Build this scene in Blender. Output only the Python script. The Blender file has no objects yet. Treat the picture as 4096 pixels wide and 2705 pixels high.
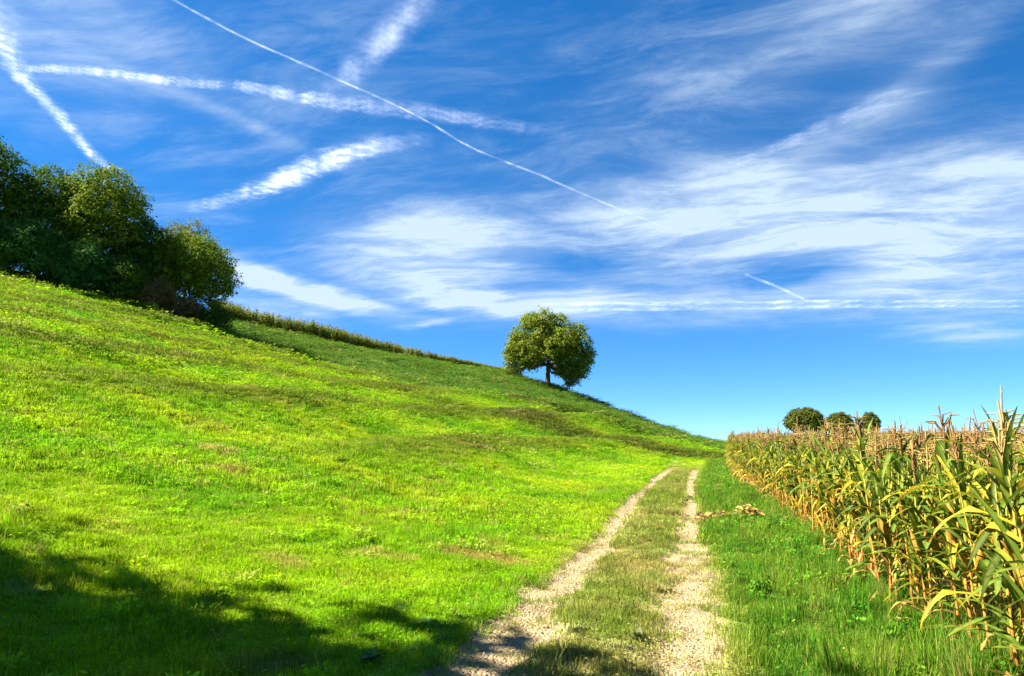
import bpy, math, random
import numpy as np
from mathutils import Matrix, Vector, Euler

R = math.radians
rng = np.random.default_rng(11)
random.seed(5)
scene = bpy.context.scene
COL = scene.collection

# ------------------------------------------------------------------ camera
cam_d = bpy.data.cameras.new("camera")
cam_d.lens = 24.0
cam_d.sensor_width = 36.0
cam_d.clip_start = 0.05
cam_d.clip_end = 300000.0
cam = bpy.data.objects.new("camera", cam_d)
COL.objects.link(cam)
cam.location = (0, 0, 1.7)
cam.rotation_euler = (R(90 + 8.5), 0, R(14.4))
scene.camera = cam

# ------------------------------------------------------------------ light and exposure
scene.view_settings.view_transform = 'Standard'
scene.view_settings.look = 'None'
scene.view_settings.exposure = 2.2
scene.view_settings.gamma = 1.0
scene.view_settings.use_curve_mapping = False
SUN_EL = 48.0
SUN_AZ = -112.0          # degrees clockwise from +Y (the track's direction)
to_sun = Vector((math.sin(R(SUN_AZ)) * math.cos(R(SUN_EL)), math.cos(R(SUN_AZ)) * math.cos(R(SUN_EL)), math.sin(R(SUN_EL))))
sd = bpy.data.lights.new("sun", 'SUN')
sd.energy = 4.8
sd.angle = R(0.53)
sd.color = (1.0, 0.93, 0.80)
sun = bpy.data.objects.new("sun", sd)
COL.objects.link(sun)
sun.rotation_euler = (-to_sun).to_track_quat('-Z', 'Y').to_euler()
scene.cycles.max_bounces = 4
scene.cycles.diffuse_bounces = 3
scene.cycles.glossy_bounces = 2
scene.cycles.transparent_max_bounces = 24
scene.cycles.use_adaptive_sampling = True
scene.cycles.adaptive_threshold = 0.03

world = bpy.data.worlds.new("World")
scene.world = world
world.use_nodes = True
world.cycles.sampling_method = 'MANUAL'
world.cycles.sample_map_resolution = 512


class NT:
    """small helper to wire nodes"""
    def __init__(self, tree):
        self.t = tree
        tree.nodes.clear()

    def n(self, typ, **kw):
        nd = self.t.nodes.new(typ)
        for k, v in kw.items():
            setattr(nd, k, v)
        return nd

    def l(self, a, b):
        self.t.links.new(a, b)

    def put(self, sock, v):
        if hasattr(v, 'is_linked') or isinstance(v, bpy.types.NodeSocket):
            self.t.links.new(v, sock)
        else:
            sock.default_value = v

    def m(self, op, a, b=None, c=None, clamp=False):
        nd = self.n('ShaderNodeMath', operation=op)
        nd.use_clamp = clamp
        self.put(nd.inputs[0], a)
        if b is not None:
            self.put(nd.inputs[1], b)
        if c is not None:
            self.put(nd.inputs[2], c)
        return nd.outputs[0]

    def vm(self, op, a, b=None, c=None):
        nd = self.n('ShaderNodeVectorMath', operation=op)
        self.put(nd.inputs[0], a)
        if b is not None:
            self.put(nd.inputs[1], b)
        if c is not None:
            self.put(nd.inputs[2], c)
        return nd.outputs[1] if op in ('LENGTH', 'DOT_PRODUCT', 'DISTANCE') else nd.outputs[0]

    def xyz(self, x, y, z):
        nd = self.n('ShaderNodeCombineXYZ')
        for i, v in enumerate((x, y, z)):
            self.put(nd.inputs[i], v)
        return nd.outputs[0]

    def sep(self, v):
        nd = self.n('ShaderNodeSeparateXYZ')
        self.put(nd.inputs[0], v)
        return nd.outputs

    def noise(self, vec, scale, detail=4, rough=.55, dist=0.0, col=False):
        nd = self.n('ShaderNodeTexNoise')
        if vec is not None:
            self.put(nd.inputs['Vector'], vec)
        nd.inputs['Scale'].default_value = scale
        nd.inputs['Detail'].default_value = detail
        nd.inputs['Roughness'].default_value = rough
        nd.inputs['Distortion'].default_value = dist
        return nd.outputs['Color' if col else 'Fac']

    def remap(self, v, a, b, c=0.0, d=1.0, smooth=True):
        nd = self.n('ShaderNodeMapRange')
        nd.interpolation_type = 'SMOOTHSTEP' if smooth else 'LINEAR'
        self.put(nd.inputs[0], v)
        for i, k in enumerate((a, b, c, d)):
            self.put(nd.inputs[i + 1], k)
        return nd.outputs[0]

    def mix(self, f, a, b, blend='MIX'):
        nd = self.n('ShaderNodeMix', data_type='RGBA', blend_type=blend)
        self.put(nd.inputs[0], f)
        for s, v in ((nd.inputs[6], a), (nd.inputs[7], b)):
            if isinstance(v, tuple) and len(v) == 3:
                v = (*v, 1)
            self.put(s, v)
        return nd.outputs[2]

    def attr(self, name, typ='GEOMETRY'):
        nd = self.n('ShaderNodeAttribute', attribute_name=name)
        nd.attribute_type = typ
        return nd.outputs


# ---- sky: Nishita air with high cirrus laid out by direction
def build_world():
    w = NT(world.node_tree)
    out = w.n('ShaderNodeOutputWorld')
    bg = w.n('ShaderNodeBackground')
    bg.inputs['Strength'].default_value = 0.055
    sky = w.n('ShaderNodeTexSky', sky_type='NISHITA')
    sky.sun_disc = False
    sky.sun_elevation = R(SUN_EL)
    sky.sun_rotation = R(SUN_AZ)
    sky.altitude = 1800
    sky.air_density = 1.0
    sky.dust_density = 0.15
    sky.ozone_density = 3.0
    hs = w.n('ShaderNodeHueSaturation')
    hs.inputs['Hue'].default_value = 0.5
    hs.inputs['Saturation'].default_value = 1.33
    hs.inputs['Value'].default_value = 1.0
    w.l(sky.outputs[0], hs.inputs['Color'])
    geo = w.n('ShaderNodeNewGeometry')
    d = w.vm('SCALE', geo.outputs['Incoming'])
    d.node.inputs['Scale'].default_value = -1.0
    x, y, z = w.sep(d)
    # very clear air: no whitish band at the horizon
    lift = w.m('ADD', w.m('MULTIPLY', w.m('ABSOLUTE', z), 1.40), .08)
    w.l(w.vm('NORMALIZE', w.xyz(x, y, lift)), sky.inputs['Vector'])
    az = w.m('MULTIPLY', w.m('ARCTAN2', x, y), 180 / math.pi)
    el = w.m('MULTIPLY', w.m('ARCSINE', z), 180 / math.pi)
    zz = w.m('ADD', w.m('MAXIMUM', z, 0.0), 0.10)
    pl = w.xyz(w.m('DIVIDE', x, zz), w.m('DIVIDE', y, zz), 0.0)
    # wisps, drawn out along the wind, then bent
    warp = w.noise(pl, 0.9, 3, .5, 0.0, col=True)
    pw = w.vm('ADD', pl, w.vm('MULTIPLY', w.vm('SUBTRACT', warp, (.5, .5, .5)), (.55, .55, 0)))
    mp = w.n('ShaderNodeMapping')
    mp.inputs['Rotation'].default_value = (0, 0, R(28))
    mp.inputs['Scale'].default_value = (1.0, 2.6, 1)
    w.l(pw, mp.inputs['Vector'])
    wisp = w.remap(w.noise(mp.outputs[0], 2.3, 8, .68, .30), .36, .70)
    mp2 = w.n('ShaderNodeMapping')
    mp2.inputs['Rotation'].default_value = (0, 0, R(-20))
    mp2.inputs['Scale'].default_value = (1.0, 1.7, 1)
    w.l(pw, mp2.inputs['Vector'])
    soft = w.remap(w.noise(mp2.outputs[0], 1.5, 7, .64, .35), .32, .72)
    wn = w.noise(pl, 1.6, 4, .6, 0, col=True)
    ws = w.sep(w.vm('SUBTRACT', wn, (.5, .5, .5)))
    azw = w.m('ADD', az, w.m('MULTIPLY', ws[0], 9.0))
    elw = w.m('ADD', el, w.m('MULTIPLY', ws[1], 2.6))
    total = None
    for (a, e, rx, ry, rot, s) in CIRRUS:
        dx = w.m('SUBTRACT', azw, a)
        dy = w.m('SUBTRACT', elw, e)
        c, sn = math.cos(R(rot)), math.sin(R(rot))
        u = w.m('MULTIPLY_ADD', dx, c / rx, w.m('MULTIPLY', dy, sn / rx))
        v = w.m('MULTIPLY_ADD', dx, -sn / ry, w.m('MULTIPLY', dy, c / ry))
        q = w.m('MULTIPLY_ADD', u, u, w.m('MULTIPLY', v, v))
        g = w.m('MULTIPLY', w.m('POWER', 2.718, w.m('MULTIPLY', q, -1.1)), s)
        total = g if total is None else w.m('ADD', total, g)
    tex = w.m('MULTIPLY_ADD', wisp, .50, w.m('MULTIPLY', soft, .55))
    cov = w.m('MULTIPLY', w.m('MAXIMUM', total, 0.0), w.m('MULTIPLY_ADD', tex, 1.0, .22))
    veil = w.m('MULTIPLY', w.m('MULTIPLY', w.m('MULTIPLY', wisp, soft), .34), w.remap(el, 8, 16))
    cov = w.m('ADD', cov, veil)
    cov = w.m('MINIMUM', cov, 0.86)
    cov = w.m('MULTIPLY', cov, w.remap(el, 3.0, 8.5))
    colr = w.mix(cov, hs.outputs[0], (3.2, 3.9, 4.6))
    w.l(colr, bg.inputs['Color'])
    w.l(bg.outputs[0], out.inputs['Surface'])


CIRRUS = [(12.2, 16.6, 17.4, 4.2, -5, .85), (17.6, 12.3, 10.9, 3.3, -10, .8), (-2.8, 17.6, 10.9, 4.0, 10, .6),
          (-21.4, 17.8, 7.2, 2.2, 0, .55), (-23.2, 15.3, 7.2, 2.5, 0, .6), (-18.6, 11.9, 6.8, 1.1, -8, 1.9), (-10, 11.5, 6, .9, -2, .9),
          (-32.9, 12.2, 6.2, .75, -14, 1.7), (-27.7, 11.1, 4.7, .65, -10, .6), (-34.4, 10.0, 4.3, 1.1, -5, .9),
          (-17.6, 15.1, 7.2, 3.3, 0, .5), (-21.9, 9.5, 2.2, .36, 8, .6), (-.9, 11.2, 10.9, 1.1, 0, .5),
          (7.1, 9.7, 9.4, .9, 0, .5), (19.8, 7.6, 3.6, .8, -5, .7), (12.7, 23.3, 12, 1.0, 22, .45),
          (16.7, 24.9, 4.3, 2.2, 20, .35), (-47.1, 28.7, 10.1, 2.2, -10, .35), (-40.8, 25, 7.2, .6, -12, .5),
          (-51, 26.3, 7.2, 1.45, -15, .3), (13.2, 30, 14.5, 2.9, 10, .3), (22, 17.6, 5.4, 2.9, 0, .5),
          (8.9, 13.3, 4.7, 1.3, 5, -.9), (-9.1, 14.7, 4.7, 1.1, 0, -.6)]
build_world()


# ------------------------------------------------------------------ numpy noise
def _hash(ix, iy, seed):
    h = (ix.astype(np.int64) * 374761393 + iy.astype(np.int64) * 668265263 + seed * 974634221) & 0xffffffff
    h = ((h ^ (h >> 13)) * 1274126177) & 0xffffffff
    return ((h ^ (h >> 16)) & 0xffff) / 65535.0


def vnoise(x, y, seed=0):
    ix, iy = np.floor(x), np.floor(y)
    fx, fy = x - ix, y - iy
    fx = fx * fx * (3 - 2 * fx)
    fy = fy * fy * (3 - 2 * fy)
    a, b = _hash(ix, iy, seed), _hash(ix + 1, iy, seed)
    c, d = _hash(ix, iy + 1, seed), _hash(ix + 1, iy + 1, seed)
    return (a * (1 - fx) + b * fx) * (1 - fy) + (c * (1 - fx) + d * fx) * fy


def fbm(x, y, seed=0, octv=4):
    s, a, t = 0.0, 1.0, 0.0
    for o in range(octv):
        s = s + a * vnoise(x * 2 ** o + 17.3 * o, y * 2 ** o - 9.1 * o, seed + o)
        t += a
        a *= .5
    return s / t


def sstep(a, b, v):
    t = np.clip((v - a) / (b - a), 0, 1)
    return t * t * (3 - 2 * t)


# ------------------------------------------------------------------ terrain
def profile(t):
    t = np.maximum(np.asarray(t, float) - 2.4, 0)
    return .305 * (np.sqrt(t * t + 9) - 3)


ctrl = [(-54.6, 42.8, 14.7), (-49.6, 47.1, 13.9), (-44.5, 52.6, 12.4), (-57.3, 72.0, 16.65), (-50.6, 82.0, 15.1),
        (-36.4, 93.9, 12.2), (-25.6, 95.6, 10.9), (-17.4, 86.4, 8.6), (-10.9, 92.2, 6.1), (-3.6, 107.5, 2.4),
        (3.5, 145.4, 1.58), (11.1, 209.3, 1.53), (-42.0, 57.4, 10.9), (-36.2, 58.8, 9.4), (-23.2, 60.1, 6.3),
        (-11.9, 58.9, 4.5), (-3.5, 61.0, 2.1), (-9.0, 49.3, 2.6), (-3.1, 52.9, 1.1), (1.7, 57.2, .35),
        # ground falling away behind the crest
        (-62, 78, 15.9), (-54.5, 89, 14.4), (-39, 101.5, 11.6), (-27.5, 104, 10.2), (-66, 96, 11), (-46, 118, 8),
        (-32, 125, 6.5), (-18, 108, 6.6), (-10, 112, 4.2), (-18, 135, 3.5), (-60, 150, 3), (-100, 120, 8), (-8, 150, 1.2),
        (-75, 40, 19.5), (-75, 70, 19.5), (-110, 60, 22), (-110, 0, 24), (-75, 0, 20), (0, 180, 1.2), (40, 200, .6),
        (30, 120, .3), (60, 90, 0), (60, 20, 0), (60, -40, 0), (25, 70, .1), (12, 62, -.1), (5, 62, .0), (4.5, 70, .3), (5, 85, .6), (12, 90, .4), (100, 150, 0), (120, 60, 0),
        (20, 300, 1.0), (-100, 260, 1), (-40, 220, 1), (100, 280, .5), (-110, -60, 24), (-20, 300, 1)]
for s_ in (-60, -25, 0, 14, 28, 40):
    for t_ in (2.4, 6, 11, 18, 28, 42, 55):
        if s_ == 40 and t_ > 45:
            continue
        ctrl.append((-t_, s_, float(profile(t_)) * (1.0 if s_ < 40 else 1.02)))
    for x_ in (-.8, 3, 12, 30):
        ctrl.append((x_, s_, 0.0))
ctrl += [(-.5, 47, -.02), (2.5, 50, -.05), (9, 50, 0)]
ctrl = np.array(ctrl)
_S = 50.0


def _tps_k(r2):
    return np.where(r2 > 0, r2 * np.log(np.maximum(r2, 1e-12)), 0)


_cx = ctrl[:, :2] / _S
_n = len(ctrl)
_K = _tps_k(((_cx[:, None] - _cx[None]) ** 2).sum(-1)) + np.eye(_n) * 2e-4
_Pm = np.c_[np.ones(_n), _cx]
_A = np.block([[_K, _Pm], [_Pm.T, np.zeros((3, 3))]])
_w = np.linalg.solve(_A, np.r_[ctrl[:, 2], 0, 0, 0])


def base_height(x, y):
    px, py = x.ravel() / _S, y.ravel() / _S
    out = np.zeros_like(px)
    for i in range(0, len(px), 20000):
        a, b = px[i:i + 20000], py[i:i + 20000]
        r2 = (a[:, None] - _cx[None, :, 0]) ** 2 + (b[:, None] - _cx[None, :, 1]) ** 2
        out[i:i + 20000] = _tps_k(r2) @ _w[:_n] + _w[_n] + _w[_n + 1] * a + _w[_n + 2] * b
    out = out.reshape(x.shape)
    rr = np.hypot(x, y - 60)
    return out * (1 - sstep(150, 260, rr)) + .9 * sstep(150, 260, rr)


def track_off(y):
    return .0009 * np.maximum(y - 22, 0) ** 2


BANK = np.array([(-60, 40), (-24, 46.5), (-9, 49.5), (-3, 53), (1.7, 57.5), (7, 63), (20, 72)], float)
EDGE = np.array([(-70, 50), (-46, 56), (-36, 59), (-23, 60), (-12, 59.3), (-3.5, 61.5), (3, 67), (14, 80)], float)


def zones(x, y, z0=None):
    """named ground zones as smooth 0..1 masks"""
    xo = x - track_off(y)
    if z0 is None:
        z0 = base_height(x, y)
    wob = (fbm(x * 2.6, y * 2.2, 31, 4) - .5)
    dl = np.abs(xo + 1.52 + .14 * (fbm(y * .5, y * 0, 3, 2) - .5))
    dr = np.abs(xo + .06 + .14 * (fbm(y * .5, y * 0 + 5, 4, 2) - .5))
    fade = 1 - sstep(38, 52, y)
    rut_l = sstep(.44, .14, dl + wob * .42) * fade
    rut_r = sstep(.52, .14, dr + wob * .55) * fade
    rut_r = rut_r * np.clip(.30 + 1.25 * fbm(x * 2.2, y * 1.1, 35, 3), 0, 1)
    rut_l = rut_l * np.clip(.62 + .9 * fbm(x * 2.2, y * 1.1, 36, 3), 0, 1)
    rut = np.maximum(rut_l, rut_r)
    middle = sstep(-1.95, -1.6, xo) * sstep(.5, .2, xo) * (1 - rut) * fade
    db = y - np.interp(x, BANK[:, 0], BANK[:, 1])
    bank = np.exp(-(db / 2.3) ** 2) * sstep(-26, -12, x) * sstep(14, 6, x)
    de = y - np.interp(x, EDGE[:, 0], EDGE[:, 1]) + 1.2 * wob
    upper = sstep(-.5, .5, de) * sstep(30, 15, x)
    verge = sstep(.15, .5, xo) * (1 - sstep(52, 60, y))
    return dict(rut=rut, middle=middle, bank=bank, db=db, upper=upper, de=de, verge=verge, xo=xo, z0=z0)


def terr_phase(x, y, z0):
    return z0 / 1.9 + .24 * (fbm(x * .03, y * .03, 51, 2) - .5) * 2 + .10 * (fbm(x * .25, y * .25, 53, 2) - .5)


def height(x, y):
    x = np.asarray(x, float)
    y = np.asarray(y, float)
    z0 = base_height(x, y)
    Z = zones(x, y, z0)
    z = z0.copy()
    z -= .055 * Z['rut']
    z += .03 * Z['middle']
    hill = sstep(-3.0, -7.0, Z['xo'])
    # little terraces along the contours of the slope
    ph = terr_phase(x, y, z0)
    saw = ph - np.floor(ph)
    saw = np.where(saw < .72, saw / .72, (1 - saw) / .28)
    tm = hill * sstep(10, 26, np.hypot(x, y)) * sstep(150, 100, np.hypot(x, y))
    z += .62 * tm * (1 - .6 * Z['upper']) * (sstep(0, 1, saw) - .5)
    z += .55 * (sstep(-1.6, 1.6, Z['db']) - .5) * Z['bank']
    z += .45 * sstep(-.6, .6, Z['de']) * np.exp(-np.abs(Z['de']) / 5) * sstep(-50, -30, x) * sstep(20, 5, x)
    near = np.clip(np.hypot(x, y) / 30, .25, 1)
    z += hill * .32 * near * (fbm(x * .16, y * .16, 7, 3) - .5)
    z += (.10 * hill + .03) * (fbm(x * .9, y * .9, 9, 3) - .5) * sstep(300, 100, np.hypot(x, y))
    z += .05 * Z['verge'] * (fbm(x * 1.4, y * 1.4, 12, 3) - .5)
    for (hx, hy, hr, hd) in HOLLOWS:
        z -= hd * np.exp(-((x - hx) ** 2 + ((y - hy) / .6) ** 2) / hr ** 2)
    return z


HOLLOWS = [(-7.8, 11.0, .35, .16), (-4.1, 8.2, .5, .03)]


def H1(x, y):
    return float(height(np.array([x]), np.array([y]))[0])


# ground colours (albedo) by zone, from the same masks
def grass_tint(x, y, Z=None):
    if Z is None:
        Z = zones(x, y)
    n = len(x)
    g1, g2 = np.array([.145, .34, .004]), np.array([.30, .44, .005])
    yel, dry = np.array([.38, .40, .02]), np.array([.42, .33, .09])
    big = fbm(x * .11, y * .11, 61, 3)
    mid = fbm(x * .55, y * .55, 63, 4)
    fine = fbm(x * 2.6, y * 2.6, 65, 4)
    c = g1 + (g2 - g1) * np.clip((mid - .28) * 2.0, 0, 1)[:, None]
    dr = np.clip((.55 * mid + .45 * fine - .54) * 4.2, 0, .6) * np.clip(.35 + 1.5 * (big - .35), 0, 1)
    c = c * (1 - dr[:, None]) + yel * dr[:, None]
    dd = sstep(.66, .80, fine * .6 + fbm(x * .9, y * .9, 68, 3) * .4) * .45
    c = c * (1 - dd[:, None]) + dry * dd[:, None]
    tex = .82 + .4 * fbm(x * 3.4, y * 3.4, 69, 3)
    c = c * tex[:, None]
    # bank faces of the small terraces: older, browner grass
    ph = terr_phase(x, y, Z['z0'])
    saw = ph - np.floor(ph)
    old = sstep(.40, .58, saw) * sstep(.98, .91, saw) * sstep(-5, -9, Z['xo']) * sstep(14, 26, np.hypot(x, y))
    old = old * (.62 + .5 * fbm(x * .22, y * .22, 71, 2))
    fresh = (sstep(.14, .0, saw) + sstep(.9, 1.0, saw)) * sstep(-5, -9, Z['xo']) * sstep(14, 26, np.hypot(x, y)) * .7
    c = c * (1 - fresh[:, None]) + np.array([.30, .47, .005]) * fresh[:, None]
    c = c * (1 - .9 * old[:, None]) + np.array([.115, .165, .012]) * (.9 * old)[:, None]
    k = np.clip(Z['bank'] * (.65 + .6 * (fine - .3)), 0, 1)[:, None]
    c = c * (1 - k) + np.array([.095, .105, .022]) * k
    up = np.array([.062, .140, .012]) * (.75 + .5 * fine)[:, None] + np.array([.03, .025, .004]) * sstep(.5, .7, mid)[:, None]
    up = up + (np.array([.09, .18, .012]) - up) * (sstep(.45, .75, big) * .6)[:, None]
    k = Z['upper'][:, None]
    c = c * (1 - k) + up * k
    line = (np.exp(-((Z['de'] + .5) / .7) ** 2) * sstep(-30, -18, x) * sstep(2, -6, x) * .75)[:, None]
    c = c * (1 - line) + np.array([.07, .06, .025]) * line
    strip = (np.exp(-((Z['de'] + 3.6) / 2.2) ** 2) * .8 * sstep(-28, -20, x))[:, None]
    c = c * (1 - strip) + np.array([.15, .30, .010]) * strip
    vg = np.array([.065, .200, .012]) + (np.array([.17, .27, .02]) - np.array([.065, .20, .012])) * np.clip((fine - .3) * 1.6, 0, 1)[:, None]
    k = Z['verge'][:, None]
    c = c * (1 - k) + vg * k
    md = np.array([.15, .235, .022]) + (np.array([.32, .27, .085]) - np.array([.15, .235, .022])) * np.clip((fine * .6 + mid * .4 - .38) * 2.6, 0, 1)[:, None]
    k = np.clip(Z['middle'] + Z['rut'], 0, 1)[:, None]
    c = c * (1 - k) + md * k
    field = (sstep(2.1, 2.7, Z['xo']) * sstep(64, 60, y) * sstep(60, 50, x))[:, None]
    c = c * (1 - field) + np.array([.11, .075, .045]) * field
    for (hx, hy, hr, s, cc) in PATCHES:
        k = (s * sstep(1.1, .35, np.sqrt(((x - hx) / hr) ** 2 + ((y - hy) / (hr * .7)) ** 2) + (fine - .5) * 1.3))[:, None]
        c = c * (1 - k) + np.array(cc) * k
    return c


HAY = (.40, .27, .085)
SOIL = (.13, .075, .04)
PATCHES = [(-2.75, 9.2, .7, .75, HAY), (-3.9, 8.3, .5, .6, HAY), (-2.9, 10.0, .45, .5, HAY), (-9.6, 12.4, .6, .8, HAY), (-8.4, 11.2, .5, .6, HAY), (-7.8, 10.95, .28, .55, SOIL),
           (-2.9, 4.55, .45, .6, SOIL), (-5.6, 4.9, .4, .45, SOIL), (-4.5, 7.2, .5, .5, HAY), (-2.5, 11.6, .4, .6, HAY),
           (-9.0, 26, .8, .4, HAY), (-7.2, 20, .6, .4, HAY), (-16, 22, .8, .4, HAY)]


def axis(parts):
    out = [parts[0][0]]
    for (a, b, s) in parts:
        v = out[-1]
        k = max(1, int(round((b - v) / s)))
        out += list(np.linspace(v, b, k + 1)[1:])
    return np.array(out)


def grow(a, b, s0, r):
    out, v, s = [], a, s0
    sgn = 1 if b > a else -1
    while (b - v) * sgn > s:
        v += sgn * s
        s *= r
        out.append(v)
    out.append(b)
    return out


gx = axis([(-30, -12, .5), (-12, -2.6, .25), (-2.6, 1.0, .12), (1.0, 3.0, .25), (3.0, 12, .6)])
gx = np.r_[grow(-30, -4000, .6, 1.07)[::-1], gx, grow(12, 4000, .8, 1.1)]
gy = axis([(-6, 3, .6), (3, 14, .16), (14, 30, .3), (30, 70, .45), (70, 115, .7)])
gy = np.r_[grow(-6, -4000, .9, 1.13)[::-1], gy, grow(115, 5000, .9, 1.09)]
NX, NY = len(gx), len(gy)


def mesh_from(name, verts, faces, mat=None, smooth=False):
    """verts (n,3), faces (m,k) arrays, all faces of the same size"""
    me = bpy.data.meshes.new(name)
    verts = np.asarray(verts, np.float32)
    faces = np.asarray(faces, np.int32)
    me.vertices.add(len(verts))
    me.vertices.foreach_set('co', verts.ravel())
    if len(faces):
        m, k = faces.shape
        me.loops.add(m * k)
        me.polygons.add(m)
        me.polygons.foreach_set('loop_start', np.arange(m, dtype=np.int32) * k)
        me.polygons.foreach_set('loop_total', np.full(m, k, np.int32))
        me.loops.foreach_set('vertex_index', faces.ravel())
        if smooth:
            me.polygons.foreach_set('use_smooth', np.ones(m, bool))
    me.update(calc_edges=True)
    if mat:
        me.materials.append(mat)
    return me


def set_col(me, name, rgb):
    a = me.attributes.new(name, 'FLOAT_COLOR', 'POINT')
    a.data.foreach_set('color', np.c_[rgb, np.ones(len(rgb))].astype(np.float32).ravel())


def set_float(me, name, v):
    a = me.attributes.new(name, 'FLOAT', 'POINT')
    a.data.foreach_set('value', np.asarray(v, np.float32))


def obj(name, me, parent=None):
    o = bpy.data.objects.new(name, me)
    COL.objects.link(o)
    if parent:
        o.parent = parent
    return o


def tag(o, label=None, cat=None, group=None, kind=None):
    for k, v in (('label', label), ('category', cat), ('group', group), ('kind', kind)):
        if v:
            o[k] = v
    return o


def empty(name, loc=(0, 0, 0)):
    o = bpy.data.objects.new(name, None)
    o.empty_display_size = .2
    COL.objects.link(o)
    o.location = loc
    return o


# ------------------------------------------------------------------ materials
def new_mat(name):
    m = bpy.data.materials.new(name)
    m.use_nodes = True
    return m, NT(m.node_tree)


def leafy(w, col, trans=.35, rough=.55, spec=.25, tcol=None):
    """diffuse + light passing through + weak sheen"""
    p = w.n('ShaderNodeBsdfPrincipled')
    w.put(p.inputs['Base Color'], col)
    p.inputs['Roughness'].default_value = rough
    p.inputs['Specular IOR Level'].default_value = spec
    t = w.n('ShaderNodeBsdfTranslucent')
    w.put(t.inputs['Color'], tcol if tcol is not None else col)
    mx = w.n('ShaderNodeMixShader')
    mx.inputs[0].default_value = trans
    w.l(p.outputs[0], mx.inputs[1])
    w.l(t.outputs[0], mx.inputs[2])
    o = w.n('ShaderNodeOutputMaterial')
    w.l(mx.outputs[0], o.inputs['Surface'])
    return p


def mat_ground():
    m, w = new_mat("meadow_ground")
    tint = w.attr('tint')[0]
    geo = w.n('ShaderNodeNewGeometry')
    pos = geo.outputs['Position']
    n1 = w.noise(pos, 2.2, 6, .65)
    n2 = w.noise(pos, 14.0, 5, .65)
    k = w.m('ADD', w.m('MULTIPLY', n1, .7), w.m('MULTIPLY', n2, .7))
    k = w.remap(k, .35, 1.0, .45, 1.25, False)
    c = w.vm('SCALE', tint)
    w.put(c.node.inputs['Scale'], k)
    soil = w.mix(n2, (.10, .07, .035), (.20, .14, .07))
    c2 = w.mix(w.remap(n2, .58, .72, 0, .35), c, soil)
    p = w.n('ShaderNodeBsdfPrincipled')
    w.l(c2, p.inputs['Base Color'])
    p.inputs['Roughness'].default_value = .9
    p.inputs['Specular IOR Level'].default_value = .1
    b = w.n('ShaderNodeBump')
    b.inputs['Strength'].default_value = .8
    b.inputs['Distance'].default_value = .12
    w.l(k, b.inputs['Height'])
    w.l(b.outputs[0], p.inputs['Normal'])
    o = w.n('ShaderNodeOutputMaterial')
    w.l(p.outputs[0], o.inputs['Surface'])
    return m


def mat_track():
    m, w = new_mat("track_soil_and_gravel")
    tint = w.attr('tint')[0]
    rut = w.attr('rut')[2]
    geo = w.n('ShaderNodeNewGeometry')
    pos = geo.outputs['Position']
    n1 = w.noise(pos, 5, 6, .65)
    n2 = w.noise(pos, 40, 4, .6)
    vor = w.n('ShaderNodeTexVoronoi')
    w.l(pos, vor.inputs['Vector'])
    vor.inputs['Scale'].default_value = 38
    vor.inputs['Randomness'].default_value = 1
    st = w.mix(w.sep(vor.outputs['Color'])[0], (.27, .20, .105), (.49, .405, .25))
    st = w.mix(w.remap(vor.outputs['Distance'], .25, .6), st, (.22, .155, .09))
    soil = w.mix(n1, (.21, .15, .07), (.44, .34, .175))
    grav = w.mix(w.remap(n1, .44, .60), soil, st)
    nb = w.noise(pos, 1.6, 4, .6)
    grav = w.mix(w.remap(nb, .5, .68, 0, .55), grav, (.17, .115, .06))
    fac = w.m('ADD', rut, w.m('MULTIPLY', w.m('SUBTRACT', n1, .5), 1.1))
    fac = w.m('ADD', fac, w.m('MULTIPLY', w.m('SUBTRACT', n2, .5), .6))
    c = w.mix(w.remap(fac, .28, .60), w.mix(.35, tint, soil), grav)
    p = w.n('ShaderNodeBsdfPrincipled')
    w.l(c, p.inputs['Base Color'])
    p.inputs['Roughness'].default_value = .95
    p.inputs['Specular IOR Level'].default_value = .12
    b = w.n('ShaderNodeBump')
    b.inputs['Strength'].default_value = .9
    b.inputs['Distance'].default_value = .025
    w.l(w.m('SUBTRACT', w.m('MULTIPLY', n1, .8), vor.outputs['Distance']), b.inputs['Height'])
    w.l(b.outputs[0], p.inputs['Normal'])
    o = w.n('ShaderNodeOutputMaterial')
    w.l(p.outputs[0], o.inputs['Surface'])
    return m


def mat_grass():
    m, w = new_mat("grass_blades")
    tint = w.attr('tint', 'INSTANCER')[0]
    bv = w.sep(w.attr('bv')[1])      # x: blade brightness, y: dryness, z: height along blade
    c = w.vm('SCALE', tint)
    w.put(c.node.inputs['Scale'], bv[0])
    c = w.mix(bv[1], c, (.40, .33, .06))
    leafy(w, c, .45, .6, .06)
    return m


def mat_vcol(name, trans=.35, rough=.5, spec=.3, var=.25, scale=25, stripes=False):
    m, w = new_mat(name)
    c = w.attr('col')[0]
    tc = w.n('ShaderNodeTexCoord')
    n = w.noise(tc.outputs['Object'], scale, 4, .6)
    k = w.remap(n, .3, .7, 1 - var, 1 + var, False)
    c2 = w.vm('SCALE', c)
    w.put(c2.node.inputs['Scale'], k)
    leafy(w, c2, trans, rough, spec) if trans > 0 else _plain(w, c2, rough, spec)
    return m


def _plain(w, c, rough, spec, bump=None):
    p = w.n('ShaderNodeBsdfPrincipled')
    w.put(p.inputs['Base Color'], c)
    p.inputs['Roughness'].default_value = rough
    p.inputs['Specular IOR Level'].default_value = spec
    if bump is not None:
        b = w.n('ShaderNodeBump')
        b.inputs['Strength'].default_value = .8
        b.inputs['Distance'].default_value = .03
        w.l(bump, b.inputs['Height'])
        w.l(b.outputs[0], p.inputs['Normal'])
    o = w.n('ShaderNodeOutputMaterial')
    w.l(p.outputs[0], o.inputs['Surface'])


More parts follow.
